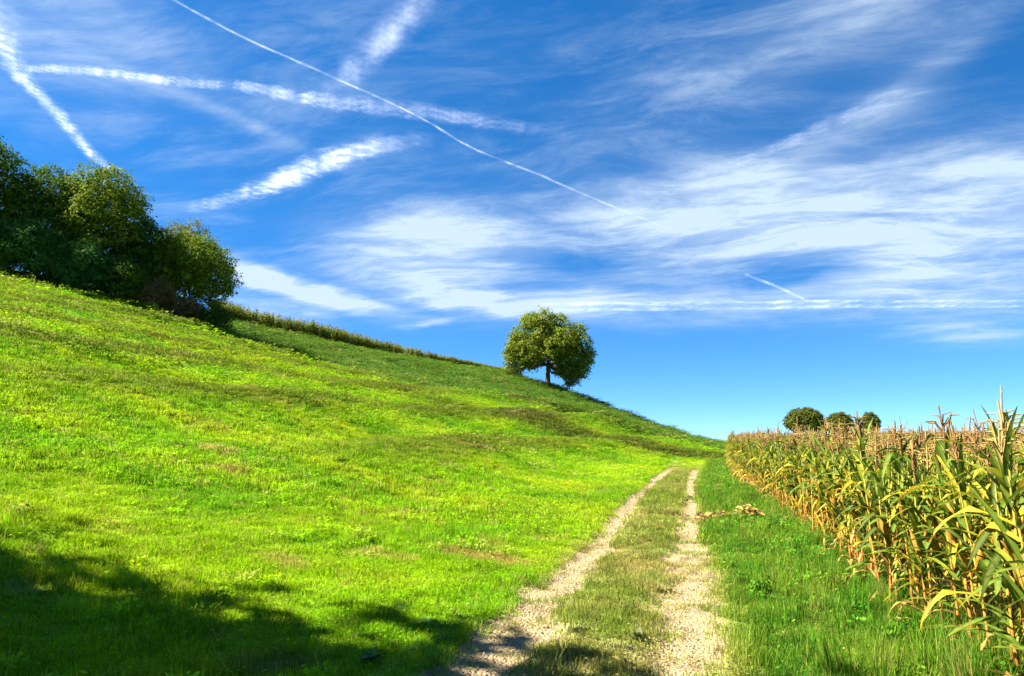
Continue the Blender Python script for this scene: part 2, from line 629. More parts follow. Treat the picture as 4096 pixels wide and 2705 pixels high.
def mat_bark():
    m, w = new_mat("bark")
    tc = w.n('ShaderNodeTexCoord')
    mp = w.n('ShaderNodeMapping')
    mp.inputs['Scale'].default_value = (6, 6, 1.2)
    w.l(tc.outputs['Object'], mp.inputs['Vector'])
    n = w.noise(mp.outputs[0], 3, 6, .65)
    _plain(w, w.mix(n, (.05, .038, .026), (.17, .13, .095)), .95, .1, n)
    return m


def mat_stone():
    m, w = new_mat("limestone_gravel")
    r = w.attr('tint', 'INSTANCER')[0]
    geo = w.n('ShaderNodeNewGeometry')
    n = w.noise(geo.outputs['Position'], 45, 4, .6)
    _plain(w, w.mix(w.m('MULTIPLY', n, .45), r, (.28, .20, .12)), .9, .2, n)
    return m


M_GROUND, M_TRACK, M_GRASS, M_BARK, M_STONE = mat_ground(), mat_track(), mat_grass(), mat_bark(), mat_stone()
M_LEAF = mat_vcol("tree_leaves", .34, .7, .05, .22, 3)
M_MAIZE = mat_vcol("maize_leaves", .36, .55, .16, .28, 14)
M_STALK = mat_vcol("maize_stalks", 0, .5, .3, .3, 10)
M_TASSEL = mat_vcol("maize_tassels", .2, .8, .1, .3, 20)
M_WEED = mat_vcol("broad_weed_leaves", .3, .6, .15, .2, 20)
M_LITTER = mat_vcol("dry_litter", .15, .85, .1, .35, 25)

# ------------------------------------------------------------------ ground sheet and track
GXX, GYY = np.meshgrid(gx, gy)
fx_, fy_ = GXX.ravel(), GYY.ravel()
gz = height(fx_, fy_)
idx = np.arange(NX * NY).reshape(NY, NX)
faces = np.stack([idx[:-1, :-1], idx[:-1, 1:], idx[1:, 1:], idx[1:, :-1]], -1).reshape(-1, 4)
me = mesh_from("hillside_ground", np.c_[fx_, fy_, gz], faces, M_GROUND, True)
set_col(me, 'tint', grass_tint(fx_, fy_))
g = obj("hillside_ground", me)
tag(g, "green meadow slope rising to the left of the farm track", "meadow", kind="structure")

tx = np.linspace(-2.35, .62, 46)
ty = axis([(-4, 3, .3), (3, 15, .10), (15, 50, .25)])
TX, TY = np.meshgrid(tx, ty)
TXo = TX + track_off(TY)
f1, f2 = TXo.ravel(), TY.ravel()
tz = height(f1, f2) + .006
# sink the sheet's rim into the turf so that no edge shows
rim = np.minimum(sstep(-2.35, -2.22, TX), sstep(.62, .5, TX)).ravel()
tz = tz - .03 * (1 - rim)
ii = np.arange(TX.size).reshape(TX.shape)
faces = np.stack([ii[:-1, :-1], ii[:-1, 1:], ii[1:, 1:], ii[1:, :-1]], -1).reshape(-1, 4)
me = mesh_from("farm_track", np.c_[f1, f2, tz], faces, M_TRACK, True)
Zt = zones(f1, f2)
set_col(me, 'tint', grass_tint(f1, f2, Zt))
set_float(me, 'rut', Zt['rut'])
tag(obj("farm_track", me), "two-rut gravel farm track with a grassy middle strip", "track", kind="structure")


# ------------------------------------------------------------------ instancing helper (uncountable stuff only)
def scatter(name, pts, rot, scl, vi, variants, tint=None):
    me = bpy.data.meshes.new(name)
    me.vertices.add(len(pts))
    me.vertices.foreach_set('co', np.asarray(pts, np.float32).ravel())
    a = me.attributes.new('rot', 'FLOAT_VECTOR', 'POINT')
    a.data.foreach_set('vector', np.asarray(rot, np.float32).ravel())
    a = me.attributes.new('scl', 'FLOAT_VECTOR', 'POINT')
    a.data.foreach_set('vector', np.asarray(scl, np.float32).ravel())
    a = me.attributes.new('vi', 'INT', 'POINT')
    a.data.foreach_set('value', np.asarray(vi, np.int32))
    if tint is not None:
        set_col(me, 'tint', tint)
    o = obj(name, me)
    ng = bpy.data.node_groups.new(name, 'GeometryNodeTree')
    ng.interface.new_socket('Geometry', in_out='INPUT', socket_type='NodeSocketGeometry')
    ng.interface.new_socket('Geometry', in_out='OUTPUT', socket_type='NodeSocketGeometry')
    N, L = ng.nodes, ng.links
    gi, go = N.new('NodeGroupInput'), N.new('NodeGroupOutput')
    iop = N.new('GeometryNodeInstanceOnPoints')
    L.new(gi.outputs[0], iop.inputs['Points'])
    g2i = N.new('GeometryNodeGeometryToInstance')
    for v in variants:
        oi = N.new('GeometryNodeObjectInfo')
        oi.inputs['Object'].default_value = v
        oi.inputs['As Instance'].default_value = False
        L.new(oi.outputs['Geometry'], g2i.inputs[0])
    L.new(g2i.outputs[0], iop.inputs['Instance'])
    iop.inputs['Pick Instance'].default_value = True

    def named(nm, t, sock):
        a_ = N.new('GeometryNodeInputNamedAttribute')
        a_.data_type = t
        a_.inputs['Name'].default_value = nm
        L.new([s for s in a_.outputs if s.enabled][0], sock)
    named('vi', 'INT', iop.inputs['Instance Index'])
    named('rot', 'FLOAT_VECTOR', iop.inputs['Rotation'])
    named('scl', 'FLOAT_VECTOR', iop.inputs['Scale'])
    L.new(iop.outputs[0], go.inputs[0])
    md = o.modifiers.new('instances', 'NODES')
    md.node_group = ng
    return o


def source(name, me):
    o = bpy.data.objects.new(name, me)
    o.use_fake_user = True
    return o


# ------------------------------------------------------------------ grass
def blade_patch(name, r, nb, w, h, lean, dry=.08, clover=0, seed=0):
    g_ = np.random.default_rng(seed)
    V, F, B = [], [], []
    for i in range(nb):
        rr, th = r * math.sqrt(g_.random()), g_.random() * 6.283
        bx, by = rr * math.cos(th), rr * math.sin(th)
        hh = h * (.45 + .85 * g_.random())
        ww = w * (.7 + .6 * g_.random())
        a = g_.random() * 6.283
        ln = lean * (.3 + 1.1 * g_.random()) * hh
        la = a + 1.57 + g_.normal() * .5
        dx, dy = math.cos(a) * ww / 2, math.sin(a) * ww / 2
        lx, ly = math.cos(la) * ln, math.sin(la) * ln
        k = len(V)
        V += [(bx - dx, by - dy, -.015), (bx + dx, by + dy, -.015),
              (bx + dx * .85 + lx * .35, by + dy * .85 + ly * .35, hh * .6), (bx - dx * .85 + lx * .35, by - dy * .85 + ly * .35, hh * .6),
              (bx + lx, by + ly, hh)]
        F += [(k, k + 1, k + 2), (k, k + 2, k + 3), (k + 3, k + 2, k + 4)]
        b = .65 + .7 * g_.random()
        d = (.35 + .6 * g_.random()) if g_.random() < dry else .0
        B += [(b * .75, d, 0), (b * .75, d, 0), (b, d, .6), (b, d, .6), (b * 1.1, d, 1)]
    for i in range(clover):
        rr, th = r * math.sqrt(g_.random()), g_.random() * 6.283
        c = np.array((rr * math.cos(th), rr * math.sin(th), h * (.35 + .5 * g_.random())))
        s = w * (2.2 + 1.6 * g_.random())
        t1 = g_.normal(size=3) * (1, 1, .35)
        t1 /= np.linalg.norm(t1)
        t2 = np.cross(t1, (g_.normal() * .3, g_.normal() * .3, 1))
        k = len(V)
        V += [tuple(c - t1 * s), tuple(c + t2 * s * .6), tuple(c + t1 * s), tuple(c - t2 * s * .6)]
        F += [(k, k + 1, k + 2), (k, k + 2, k + 3)]
        b = .8 + .5 * g_.random()
        B += [(b, 0, 1)] * 4
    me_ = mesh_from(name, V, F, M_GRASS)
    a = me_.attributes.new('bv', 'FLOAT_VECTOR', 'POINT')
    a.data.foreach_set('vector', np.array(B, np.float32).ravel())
    return source(name, me_)


TUFT_A = [blade_patch("short_tuft", .12, 42, .0048, .062, .55, .10, 5, k) for k in range(5)]
TUFT_L = [blade_patch("long_tuft", .10, 46, .0055, .17, .6, .12, 0, 20 + k) for k in range(3)]
TUFT_S = [blade_patch("dry_stalks", .09, 6, .0045, .15, .8, 1.0, 0, 35 + k) for k in range(3)]
TUFT_V = [blade_patch("verge_weed", .12, 14, .008, .13, .7, .05, 26, 30 + k) for k in range(4)]
TUFT_B = [blade_patch("mid_tuft", .30, 75, .010, .075, .55, .10, 10, 40 + k) for k in range(4)]
TUFT_T = [blade_patch("track_tuft", .16, 40, .012, .07, .6, .12, 4, 50 + k) for k in range(3)]
TUFT_C = [blade_patch("turf_patch", .70, 95, .022, .10, .6, .10, 10, 60 + k) for k in range(4)]
TUFT_D = [blade_patch("far_turf_patch", 1.5, 120, .05, .10, .8, .08, 10, 80 + k) for k in range(4)]

YAW = R(14.4)


def in_view(x, y, pad=.06, back=0):
    """inside the camera's horizontal field plus a margin on either side"""
    f = -x * math.sin(YAW) + y * math.cos(YAW)
    r = x * math.cos(YAW) + y * math.sin(YAW)
    return (f > 1.5 - back) & (np.abs(r) < .75 * (1 + pad) * f + 1.2 + back)


def ring_points(d0, d1, dens):
    """random points in the view's sector between two distances, dens per square metre"""
    a0, a1 = -R(14.4) - R(41), -R(14.4) + R(41)
    n = int(dens * (a1 - a0) * .5 * (d1 * d1 - d0 * d0))
    d = np.sqrt(rng.random(n) * (d1 * d1 - d0 * d0) + d0 * d0)
    a = a0 + (a1 - a0) * rng.random(n)
    return d * np.sin(a), d * np.cos(a)


def grass_layer(name, d0, d1, dens, variants, label, jit=1.0, keep=None, hscale=None, lean_noise=.12, wide=0.0):
    x, y = ring_points(d0, d1, dens)
    ok = x < 3.0 + track_off(y)
    x, y = x[ok], y[ok]
    Z = zones(x, y)
    p = np.ones(len(x))
    p *= 1 - np.clip(Z['rut'] * 1.04, 0, .95)
    p *= 1 - .35 * Z['middle']
    if wide:
        xo_ = Z['xo']
        p *= 1 - .86 * ((np.abs(xo_ + 1.52) < .24 + wide) | (np.abs(xo_ + .03) < .20 + wide)) * (1 - .85 * sstep(34, 50, y))
    for (hx, hy, hr, s, cc) in PATCHES:
        if cc is SOIL:
            p *= 1 - .75 * sstep(1.0, .3, np.hypot((x - hx) / hr, (y - hy) / (hr * .7)))
    p *= 1 - .9 * (np.abs(y - 15.5) < .22) * (x > .05) * (x < 1.6)
    if keep is not None:
        p *= keep(x, y, Z)
    ok = rng.random(len(x)) < p
    x, y = x[ok], y[ok]
    Z = {k: (v[ok] if isinstance(v, np.ndarray) else v) for k, v in Z.items()}
    z = height(x, y)
    n = len(x)
    hs = np.ones(n) * (.75 + .5 * rng.random(n))
    hs *= 1 + .55 * Z['verge'] - .45 * Z['rut'] + 1.3 * np.clip(Z['bank'], 0, 1)
    hs *= .70 + .6 * fbm(x * .7, y * .7, 91, 3)
    hs *= .55 + .95 * sstep(.25, .8, fbm(x * 2.7, y * 2.7, 93, 3))
    if d0 > 20:
        sw_ = terr_phase(x, y, Z['z0'])
        sw_ = sw_ - np.floor(sw_)
        hs = hs * (.8 + .8 * sstep(.40, .58, sw_) * sstep(.98, .91, sw_) * (1 - Z['upper']))
        hs = np.minimum(hs, 1.5) * (.55 + .35 * np.clip(Z['bank'], 0, 1))
    sc = np.c_[np.ones(n), np.ones(n), hs]
    rot = np.c_[rng.normal(size=n) * lean_noise, rng.normal(size=n) * lean_noise, rng.random(n) * 6.283]
    tv = .62 if d0 < 20 else .80
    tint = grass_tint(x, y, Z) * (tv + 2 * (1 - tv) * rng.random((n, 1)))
    st_ = (rng.random((n, 1)) < .05) * (.3 + .5 * rng.random((n, 1)))
    tint = tint * (1 - st_) + np.array([.44, .36, .11]) * st_
    o = scatter(name, np.c_[x, y, z], rot, sc, rng.integers(0, len(variants), n), variants, tint)
    tag(o, label, "grass", kind="stuff")
    return n


NG = 0
NG += grass_layer("meadow_grass", 1.5, 13, 210, TUFT_A, "short green grass growing nearest the viewer on slope and verge")
NG += grass_layer("meadow_grass", 12, 30, 44, TUFT_B, "short yellow-green grass on the middle of the slope and the track edges", wide=.14)
NG += grass_layer("meadow_grass", 28, 62, 11, TUFT_C, "sunlit turf on the upper slope below the field edge", keep=lambda x, y, Z: ~((Z['xo'] > -2.7) & (Z['xo'] < 1.2) & (y < 54)))
NG += grass_layer("track_grass", 28, 58, 60, TUFT_T, "short grass on and beside the far end of the track",
                  keep=lambda x, y, Z: (Z['xo'] > -3.0) & (Z['xo'] < 1.5) & (y < 56), wide=.08)
NG += grass_layer("meadow_grass", 58, 118, 2.6, TUFT_D, "dark green turf of the field below the lone tree and ridge")


def near_long(x, y, Z):
    v = .10 * sstep(.62, .8, fbm(x * .8, y * .8, 95, 3)) * sstep(-2.2, -2.6, Z['xo'])
    v = np.maximum(v, .8 * sstep(1.0, .2, np.hypot((x + 3.1) / .8, (y - 10.6) / .9)))
    v = np.maximum(v, .55 * Z['verge'] * sstep(1.2, 1.9, Z['xo']))
    v = np.maximum(v, .22 * Z['verge'] * fbm(x * 1.2, y * 1.2, 97, 2))
    v = np.maximum(v, .10 * Z['middle'])
    return v


NG += grass_layer("long_grass", 3, 22, 60, TUFT_L, "tufts of longer grass beside the track and along the maize edge", keep=near_long)
NG += grass_layer("verge_weeds", 3, 26, 34, TUFT_V, "small broad-leaved weeds mixed into the verge between track and maize",
                  keep=lambda x, y, Z: Z['verge'] * sstep(.4, .7, fbm(x * 1.1, y * 1.1, 99, 3)) + .10 * Z['middle'])
NG += grass_layer("dry_stalks", 3, 26, 9, TUFT_S, "sparse straw-coloured dry stalks standing in the meadow and the middle strip",
                  keep=lambda x, y, Z: (1 - .7 * Z['verge']) * sstep(.35, .7, fbm(x * .9, y * .9, 101, 3)))
NG += grass_layer("meadow_weeds", 3, 24, 9, TUFT_V, "small broad-leaved weeds growing in the short grass of the slope",
                  keep=lambda x, y, Z: (Z['xo'] < -2.2) * sstep(.45, .75, fbm(x * .7, y * .7, 103, 3)))
print("grass instances", NG)

# ------------------------------------------------------------------ gravel
STONES = []
for k in range(5):
    g_ = np.random.default_rng(200 + k)
    import bmesh
    bm = bmesh.new()
    bmesh.ops.create_icosphere(bm, subdivisions=1, radius=1.0)
    for v in bm.verts:
        v.co *= .75 + .45 * g_.random()
        v.co.z *= .6
    m_ = bpy.data.meshes.new("pebble")
    bm.to_mesh(m_)
    bm.free()
    m_.materials.append(M_STONE)
    STONES.append(source("pebble", m_))
n = 26000
y = 3.5 + 30 * rng.random(n) ** 1.7
x = np.where(rng.random(n) < .55, -1.52, -.05) + rng.normal(size=n) * .27 + track_off(y)
Z = zones(x, y)
ok = rng.random(n) < Z['rut'] ** 1.5 * (.25 + .9 * fbm(x * 1.1, y * .6, 77, 3))
x, y = x[ok], y[ok]
n = len(x)
s = .005 + .015 * rng.random(n) ** 3
big_ = rng.random(n) < .03
s[big_] *= 1.7
c0, c1 = np.array([.22, .16, .08]), np.array([.50, .42, .255])
tn = c0 + (c1 - c0) * rng.random((n, 1))
o = scatter("gravel", np.c_[x, y, height(x, y) + s * .25 + .004], np.c_[rng.normal(size=(n, 2)) * .4, rng.random(n) * 6.283],
            np.c_[s, s * (.7 + .5 * rng.random(n)), s], rng.integers(0, 5, n), STONES, tn)
tag(o, "pale loose gravel lying in the two wheel ruts", "gravel", kind="stuff")


# ------------------------------------------------------------------ trees
def tubes(segs, sides=6):
    """segs: list of (p0, r0, p1, r1) -> verts, quads"""
    V, F = [], []
    for (p0, r0, p1, r1) in segs:
        p0, p1 = np.array(p0, float), np.array(p1, float)
        d = p1 - p0
        L = np.linalg.norm(d)
        if L < 1e-6:
            continue
        d /= L
        a = np.cross(d, (0, 1, 0) if abs(d[1]) < .9 else (1, 0, 0))
        a /= np.linalg.norm(a)
        b = np.cross(d, a)
        k = len(V)
        for (p, r) in ((p0, r0), (p1, r1)):
            for i in range(sides):
                t = 6.28318 * i / sides
                V.append(p + r * (math.cos(t) * a + math.sin(t) * b))
        for i in range(sides):
            j = (i + 1) % sides
            F.append((k + i, k + j, k + sides + j, k + sides + i))
    return np.array(V), np.array(F)


def bent(p0, p1, r0, r1, n, wob, g_):
    """a limb from p0 to p1 as n tapering pieces with a little bend"""
    p0, p1 = np.array(p0, float), np.array(p1, float)
    L = np.linalg.norm(p1 - p0)
    pts = [p0 + (p1 - p0) * (i / n) + (g_.normal(size=3) * wob * L * math.sin(math.pi * i / n) if 0 < i < n else 0) for i in range(n + 1)]
    return [(pts[i], r0 + (r1 - r0) * i / n, pts[i + 1], r0 + (r1 - r0) * (i + 1) / n) for i in range(n)], pts


def leaf_quads(centres, normals, size, g_, ratio=.55, fold=.25):
    """one folded leaf per centre; returns verts and faces (two quads sharing the midrib)"""
    n = len(centres)
    nrm = normals / np.maximum(np.linalg.norm(normals, axis=1, keepdims=True), 1e-6)
    t = g_.normal(size=(n, 3))
    t -= nrm * (t * nrm).sum(1, keepdims=True)
    t /= np.maximum(np.linalg.norm(t, axis=1, keepdims=True), 1e-6)
    b = np.cross(nrm, t)
    s = (size * (.65 + .7 * g_.random(n)))[:, None]
    V = np.stack([centres - t * s * .5, centres + b * s * ratio * .5 + nrm * s * fold * .3, centres + t * s * .5 - nrm * s * fold * .3, centres - b * s * ratio * .5 + nrm * s * fold * .3], 1)
    F = np.arange(4 * n).reshape(n, 4)
    return V.reshape(-1, 3), F


def make_tree(name, loc, lobes, trunk_top, trunk_r, pal, leaf, per_m2, seed, label, cat="tree", group=None, stems=1, clump=.42, droop=.25, gap=.16, inner=.25, base_pts=None):
    """lobes: (x, y, z, r) relative to the base. Every lobe is a shell of twig-end clumps, every clump a handful of leaves."""
    g_ = np.random.default_rng(seed)
    root = empty(name, loc)
    C, Nn, K = [], [], []
    lob = np.array([l[:3] for l in lobes])
    rad = np.array([l[3] for l in lobes])
    mid = (lob * rad[:, None] ** 3).sum(0) / (rad ** 3).sum()
    segs, limbs = [], []
    tips = []
    for li, (lx, ly, lz, lr) in enumerate(lobes):
        nc = max(6, int(per_m2 * 12.57 * lr * lr / (clump * clump * 7)))
        d = g_.normal(size=(nc, 3))
        d /= np.linalg.norm(d, axis=1, keepdims=True)
        rr = lr * (1 - inner * g_.random(nc) ** 1.5 + .10 * g_.normal(size=nc))
        c = np.array((lx, ly, lz)) + d * rr[:, None] * (1, 1, .9)
        # drop clumps that lie deep inside the whole crown
        dep = np.min([np.linalg.norm((c - lob[j]) / (1, 1, .9), axis=1) / rad[j] if j != li else np.full(nc, 9.) for j in range(len(lobes))], axis=0)
        keep = (dep > .62) | (g_.random(nc) < .16)
        keep &= g_.random(nc) > gap
        c, d = c[keep], d[keep]
        nc = len(c)
        if nc == 0:
            continue
        k = 13
        off = g_.normal(size=(nc, k, 3)) * clump * .50 * (1, 1, .62)
        p = (c[:, None] + off)
        p[..., 2] -= droop * clump * (np.linalg.norm(off[..., :2], axis=2) / clump)
        nn = d[:, None] * .75 + g_.normal(size=(nc, k, 3)) * .55 + np.array((0, 0, .55))
        C.append(p.reshape(-1, 3))
        Nn.append(nn.reshape(-1, 3))
        cv = g_.random(nc)[:, None].repeat(k, 1)
        K.append((.55 * cv + .45 * g_.random((nc, k))).ravel())
        tips.append((np.array((lx, ly, lz)), c[:: max(1, nc // 9)], lr))
    C, Nn, K = np.concatenate(C), np.concatenate(Nn), np.concatenate(K)
    zmin = -1.2 if cat == 'tree' else .02
    ok = C[:, 2] > zmin
    C, Nn, K = C[ok], Nn[ok], K[ok]
    V, F = leaf_quads(C, Nn, leaf, g_)
    pal = np.array(pal)
    q = np.clip(K, 0, .999) * (len(pal) - 1)
    i0 = q.astype(int)
    cc = pal[i0] + (pal[i0 + 1] - pal[i0]) * (q - i0)[:, None]
    cc *= (.78 + .44 * g_.random((len(cc), 1)))
    me_ = mesh_from("crown", V, F, M_LEAF)
    set_col(me_, 'col', cc.repeat(4, 0))
    # limbs: trunk(s), a limb to every lobe, twigs to some clumps
    starts = []
    for s_ in range(stems):
        a = 6.283 * s_ / max(1, stems) + g_.random()
        b0 = np.array((math.cos(a), math.sin(a), 0)) * (0 if stems == 1 else trunk_r * 2.2)
        top = np.array((math.cos(a) * .5 * (stems > 1), math.sin(a) * .5 * (stems > 1), trunk_top)) + b0
        tr, pts = bent(b0 - (0, 0, .5), top, trunk_r * 1.25, trunk_r * .82, 6, .012, g_)
        if stems == 1:
            tr[0] = (tr[0][0], trunk_r * 1.7, tr[0][2], tr[0][3])
        segs += tr
        lead, pl_ = bent(top, (mid[0] * .4 + top[0] * .6, mid[1] * .4 + top[1] * .6, (mid[2] + lob[:, 2].max()) * .5), trunk_r * .8, trunk_r * .25, 5, .04, g_)
        limbs += lead
        starts += [np.array(q_) for q_ in pl_[:4]]
    for (lc, ends, lr) in tips:
        st = min(starts, key=lambda q_: np.linalg.norm(q_ - lc) + 2.0 * max(0, q_[2] - lc[2]))
        lm, pl_ = bent(st, lc, trunk_r * .42, trunk_r * .13, 4, .07, g_)
        limbs += lm
        for e in ends:
            tw, _ = bent(pl_[3], e, trunk_r * .11, .012, 2, .06, g_)
            limbs += tw
    Vt, Ft = tubes(segs, 7)
    mt = mesh_from("trunk", Vt, Ft, M_BARK, True)
    tk = obj("trunk", mt, root)
    Vt, Ft = tubes(limbs, 6)
    obj("branches", mesh_from("branches", Vt, Ft, M_BARK, True), tk)
    obj("crown", me_, root)
    tag(root, label, cat, group)
    return root


def dome_lobes(rx, ry, z0, z1, n, lr, seed, flat=0.0):
    """lobes spread over a dome-shaped crown"""
    g_ = np.random.default_rng(seed)
    out = []
    for i in range(n):
        ph = i * 2.399963 + g_.normal() * .25
        h = (i + .5) / n
        el = math.asin(1 - 1.55 * h) if abs(1 - 1.55 * h) < 1 else -1.2
        ce = math.cos(el)
        zc, hz = (z0 + z1) / 2, (z1 - z0) / 2
        l = lr * (.75 + .5 * g_.random())
        out.append((math.cos(ph) * ce * max(.1, rx - l), math.sin(ph) * ce * max(.1, ry - l), zc + math.sin(el) * max(.1, hz - l * .9), l))
    return out


# the lone tree on the shoulder of the hill: two masses with a gap over the trunk
LZ = [(780, 380, 150), (640, 400, 125), (950, 420, 125), (520, 560, 130), (750, 560, 170), (1000, 600, 170), (1140, 500, 100), (1190, 640, 130),
      (460, 690, 110), (600, 740, 160), (410, 840, 80), (520, 880, 95), (850, 720, 120), (1050, 800, 170), (1230, 830, 105), (1010, 930, 105),
      (1180, 960, 100), (1100, 1055, 75), (690, 810, 75), (390, 760, 75), (1280, 740, 70)]
g_ = np.random.default_rng(3)
lobes = []
for (px_, py_, r_) in LZ:
    X, Zc, rr = (px_ - 830) * .0112, (1120 - py_) * .0112, r_ * .0112
    rem = max(0.0, 1 - (X / 5.8) ** 2 - ((Zc - 4.4) / 5.2) ** 2)
    k = 5.0 * math.sqrt(rem) * .8
    if Zc < 3.6:
        k = min(k, 2.6)
    rr *= .78 + .22 * g_.random()
    lobes.append((X, -k + g_.normal() * .2, Zc, rr))
    lobes.append((X + g_.normal() * .4, k + g_.normal() * .3, Zc + g_.normal() * .3, rr * .95))
    if k > 3 and Zc > 4.2:
        lobes.append((X * .9, g_.normal() * .8, Zc, rr * .8))
cr, sr = math.cos(YAW), math.sin(YAW)
lobes = [(x_ * cr - y_ * sr, x_ * sr + y_ * cr, z_, r_) for (x_, y_, z_, r_) in lobes]
WAL = [(.072, .13, .012), (.125, .185, .016), (.185, .22, .020), (.27, .23, .026)]
TX0, TY0 = -17.3, 86.0
make_tree("walnut_tree", (TX0, TY0, H1(TX0, TY0) - .05), lobes, 2.8, .30, WAL, .25, 10.5, 12,
          "lone round-crowned tree standing on the shoulder of the hill", stems=1, clump=.50, gap=.22)

# trees and shrubs of the wood at the left edge of the slope
DKG = [(.026, .068, .009), (.045, .105, .012), (.085, .15, .013), (.15, .19, .015)]
YLG = [(.040, .088, .008), (.085, .145, .010), (.16, .21, .012), (.28, .28, .016)]
SAG = [(.070, .090, .030), (.13, .155, .05), (.20, .21, .075)]
BLG = [(.028, .092, .016), (.055, .14, .024), (.10, .20, .03)]
BRN = [(.13, .085, .030), (.20, .125, .045), (.27, .175, .065)]


def grove(name, x, y, rx, h, z0, n, lr, pal, seed, label, cat="tree", leaf=.24, dens=5.5, stems=1, tr=.16, ry=None, clump=.5, gap=.12):
    make_tree(name, (x, y, H1(x, y) - .05), dome_lobes(rx, ry or rx, z0, h, n, lr, seed), max(.4, h * .28), tr, pal, leaf, dens, seed, label, cat,
              "trees and shrubs of the wood at the slope's left edge", stems, clump=clump, gap=gap)


grove("broadleaf_tree", -58.5, 41.5, 5.2, 13.0, 1.0, 26, 1.9, DKG, 31, "tall dark green tree cut by the picture's left edge")
grove("broadleaf_tree", -50.8, 48.5, 4.3, 12.4, 1.5, 26, 1.6, YLG, 32, "tall yellow-topped tree behind the dark blue-green shrubs")
grove("broadleaf_tree", -50.0, 58.5, 3.3, 10.6, 3.0, 18, 1.25, SAG, 33, "pale sage-green tree peeping out behind the wood's lower end", leaf=.20)
grove("broadleaf_tree", -45.2, 53.6, 4.4, 8.6, .3, 28, 1.5, YLG, 34, "rounded olive-green tree at the wood's lower right end", tr=.14)
grove("broadleaf_tree", -55.0, 46.5, 4.2, 11.2, 1.0, 22, 1.6, DKG, 35, "dark tree between the tall leftmost tree and the yellow-topped one")
grove("broadleaf_tree", -48.6, 51.5, 3.4, 8.8, .8, 20, 1.4, DKG, 36, "dark tree between the yellow-topped and the olive-green trees", tr=.13)
grove("shrub", -51.6, 42.6, 3.1, 5.8, -.3, 18, 1.05, BLG, 41, "large blue-green shrub in front of the tall dark tree", "shrub", .19, 9.0, 3, .05, clump=.4, gap=.04)
grove("shrub", -49.2, 45.0, 2.8, 5.2, -.3, 16, .95, BLG, 42, "blue-green shrub below the yellow-topped tree", "shrub", .19, 9.0, 3, .05, clump=.4, gap=.04)
grove("shrub", -47.2, 47.4, 2.5, 4.4, -.3, 15, .9, DKG, 43, "dark green shrub below the gap in the trees", "shrub", .19, 9.0, 3, .05, clump=.4, gap=.04)
grove("bramble_bush", -45.4, 49.2, 2.2, 3.0, -.3, 13, .7, BRN, 44, "brown withered bramble bush at the foot of the wood", "shrub", .16, 9.0, 4, .03, clump=.36, gap=.05)
grove("shrub", -43.6, 51.0, 2.0, 2.7, -.3, 12, .65, BRN, 45, "low brownish shrub under the olive-green tree", "shrub", .16, 9.0, 4, .03, clump=.36, gap=.05)
grove("shrub", -54.0, 40.0, 2.7, 4.8, -.3, 15, .9, BLG, 46, "blue-green shrub beside the picture's left edge", "shrub", .19, 9.0, 3, .05, clump=.4, gap=.04)
grove("shrub", -42.0, 53.0, 1.8, 2.7, -.3, 11, .6, DKG, 47, "small dark shrub under the wood's lower right end", "shrub", .16, 9.0, 3, .03, clump=.36, gap=.05)

# the wood goes on uphill and behind the viewer, out of the picture, and shades the near grass
for i, (x_, y_, rx_, h_, lab) in enumerate([(-23, -3.0, 4.4, 11.5, "tree outside the picture, highest up the slope of those behind the viewer"),
                                            (-15, -1.2, 4.2, 11.3, "tree outside the picture, second from the top of those behind the viewer"),
                                            (-10.2, -.9, 4.0, 11.6, "tree outside the picture, third from the top of those behind the viewer"),
                                            (-6.5, -2.6, 3.6, 13.6, "tallest tree outside the picture behind the viewer"),
                                            (-4.5, -2.9, 3.4, 11.5, "tree outside the picture, nearest the track behind the viewer")]):
    make_tree("broadleaf_tree", (x_, y_, H1(x_, y_) - .05), dome_lobes(rx_, rx_, 1.2, h_, 20, 1.5, 60 + i), h_ * .28, .16, DKG, .38, 3.3, 60 + i,
              lab, "tree", "trees behind the viewer", clump=.6, gap=.0, inner=.8)

# three round trees on the plain beyond the maize
FAR = [(.060, .078, .014), (.09, .105, .018), (.13, .135, .022)]
for i, (x_, y_, hw, h_, lab) in enumerate([(31.0, 204.1, 5.3, 9.9, "largest round dark tree behind the maize, next to the track's end"),
                                            (57.4, 293.5, 5.3, 11.9, "middle one of the three round dark trees behind the maize"),
                                            (97.4, 417.3, 5.2, 16.6, "smallest and farthest round tree behind the maize")]):
    make_tree("round_tree", (x_, y_, H1(x_, y_) - .1), dome_lobes(hw, hw, 1.5, h_, 30, 1.35, 70 + i), 3.0, .3, FAR, .45, 8.0, 70 + i, lab,
              "tree", "round trees on the plain behind the maize", clump=.6, gap=.04, inner=.15)


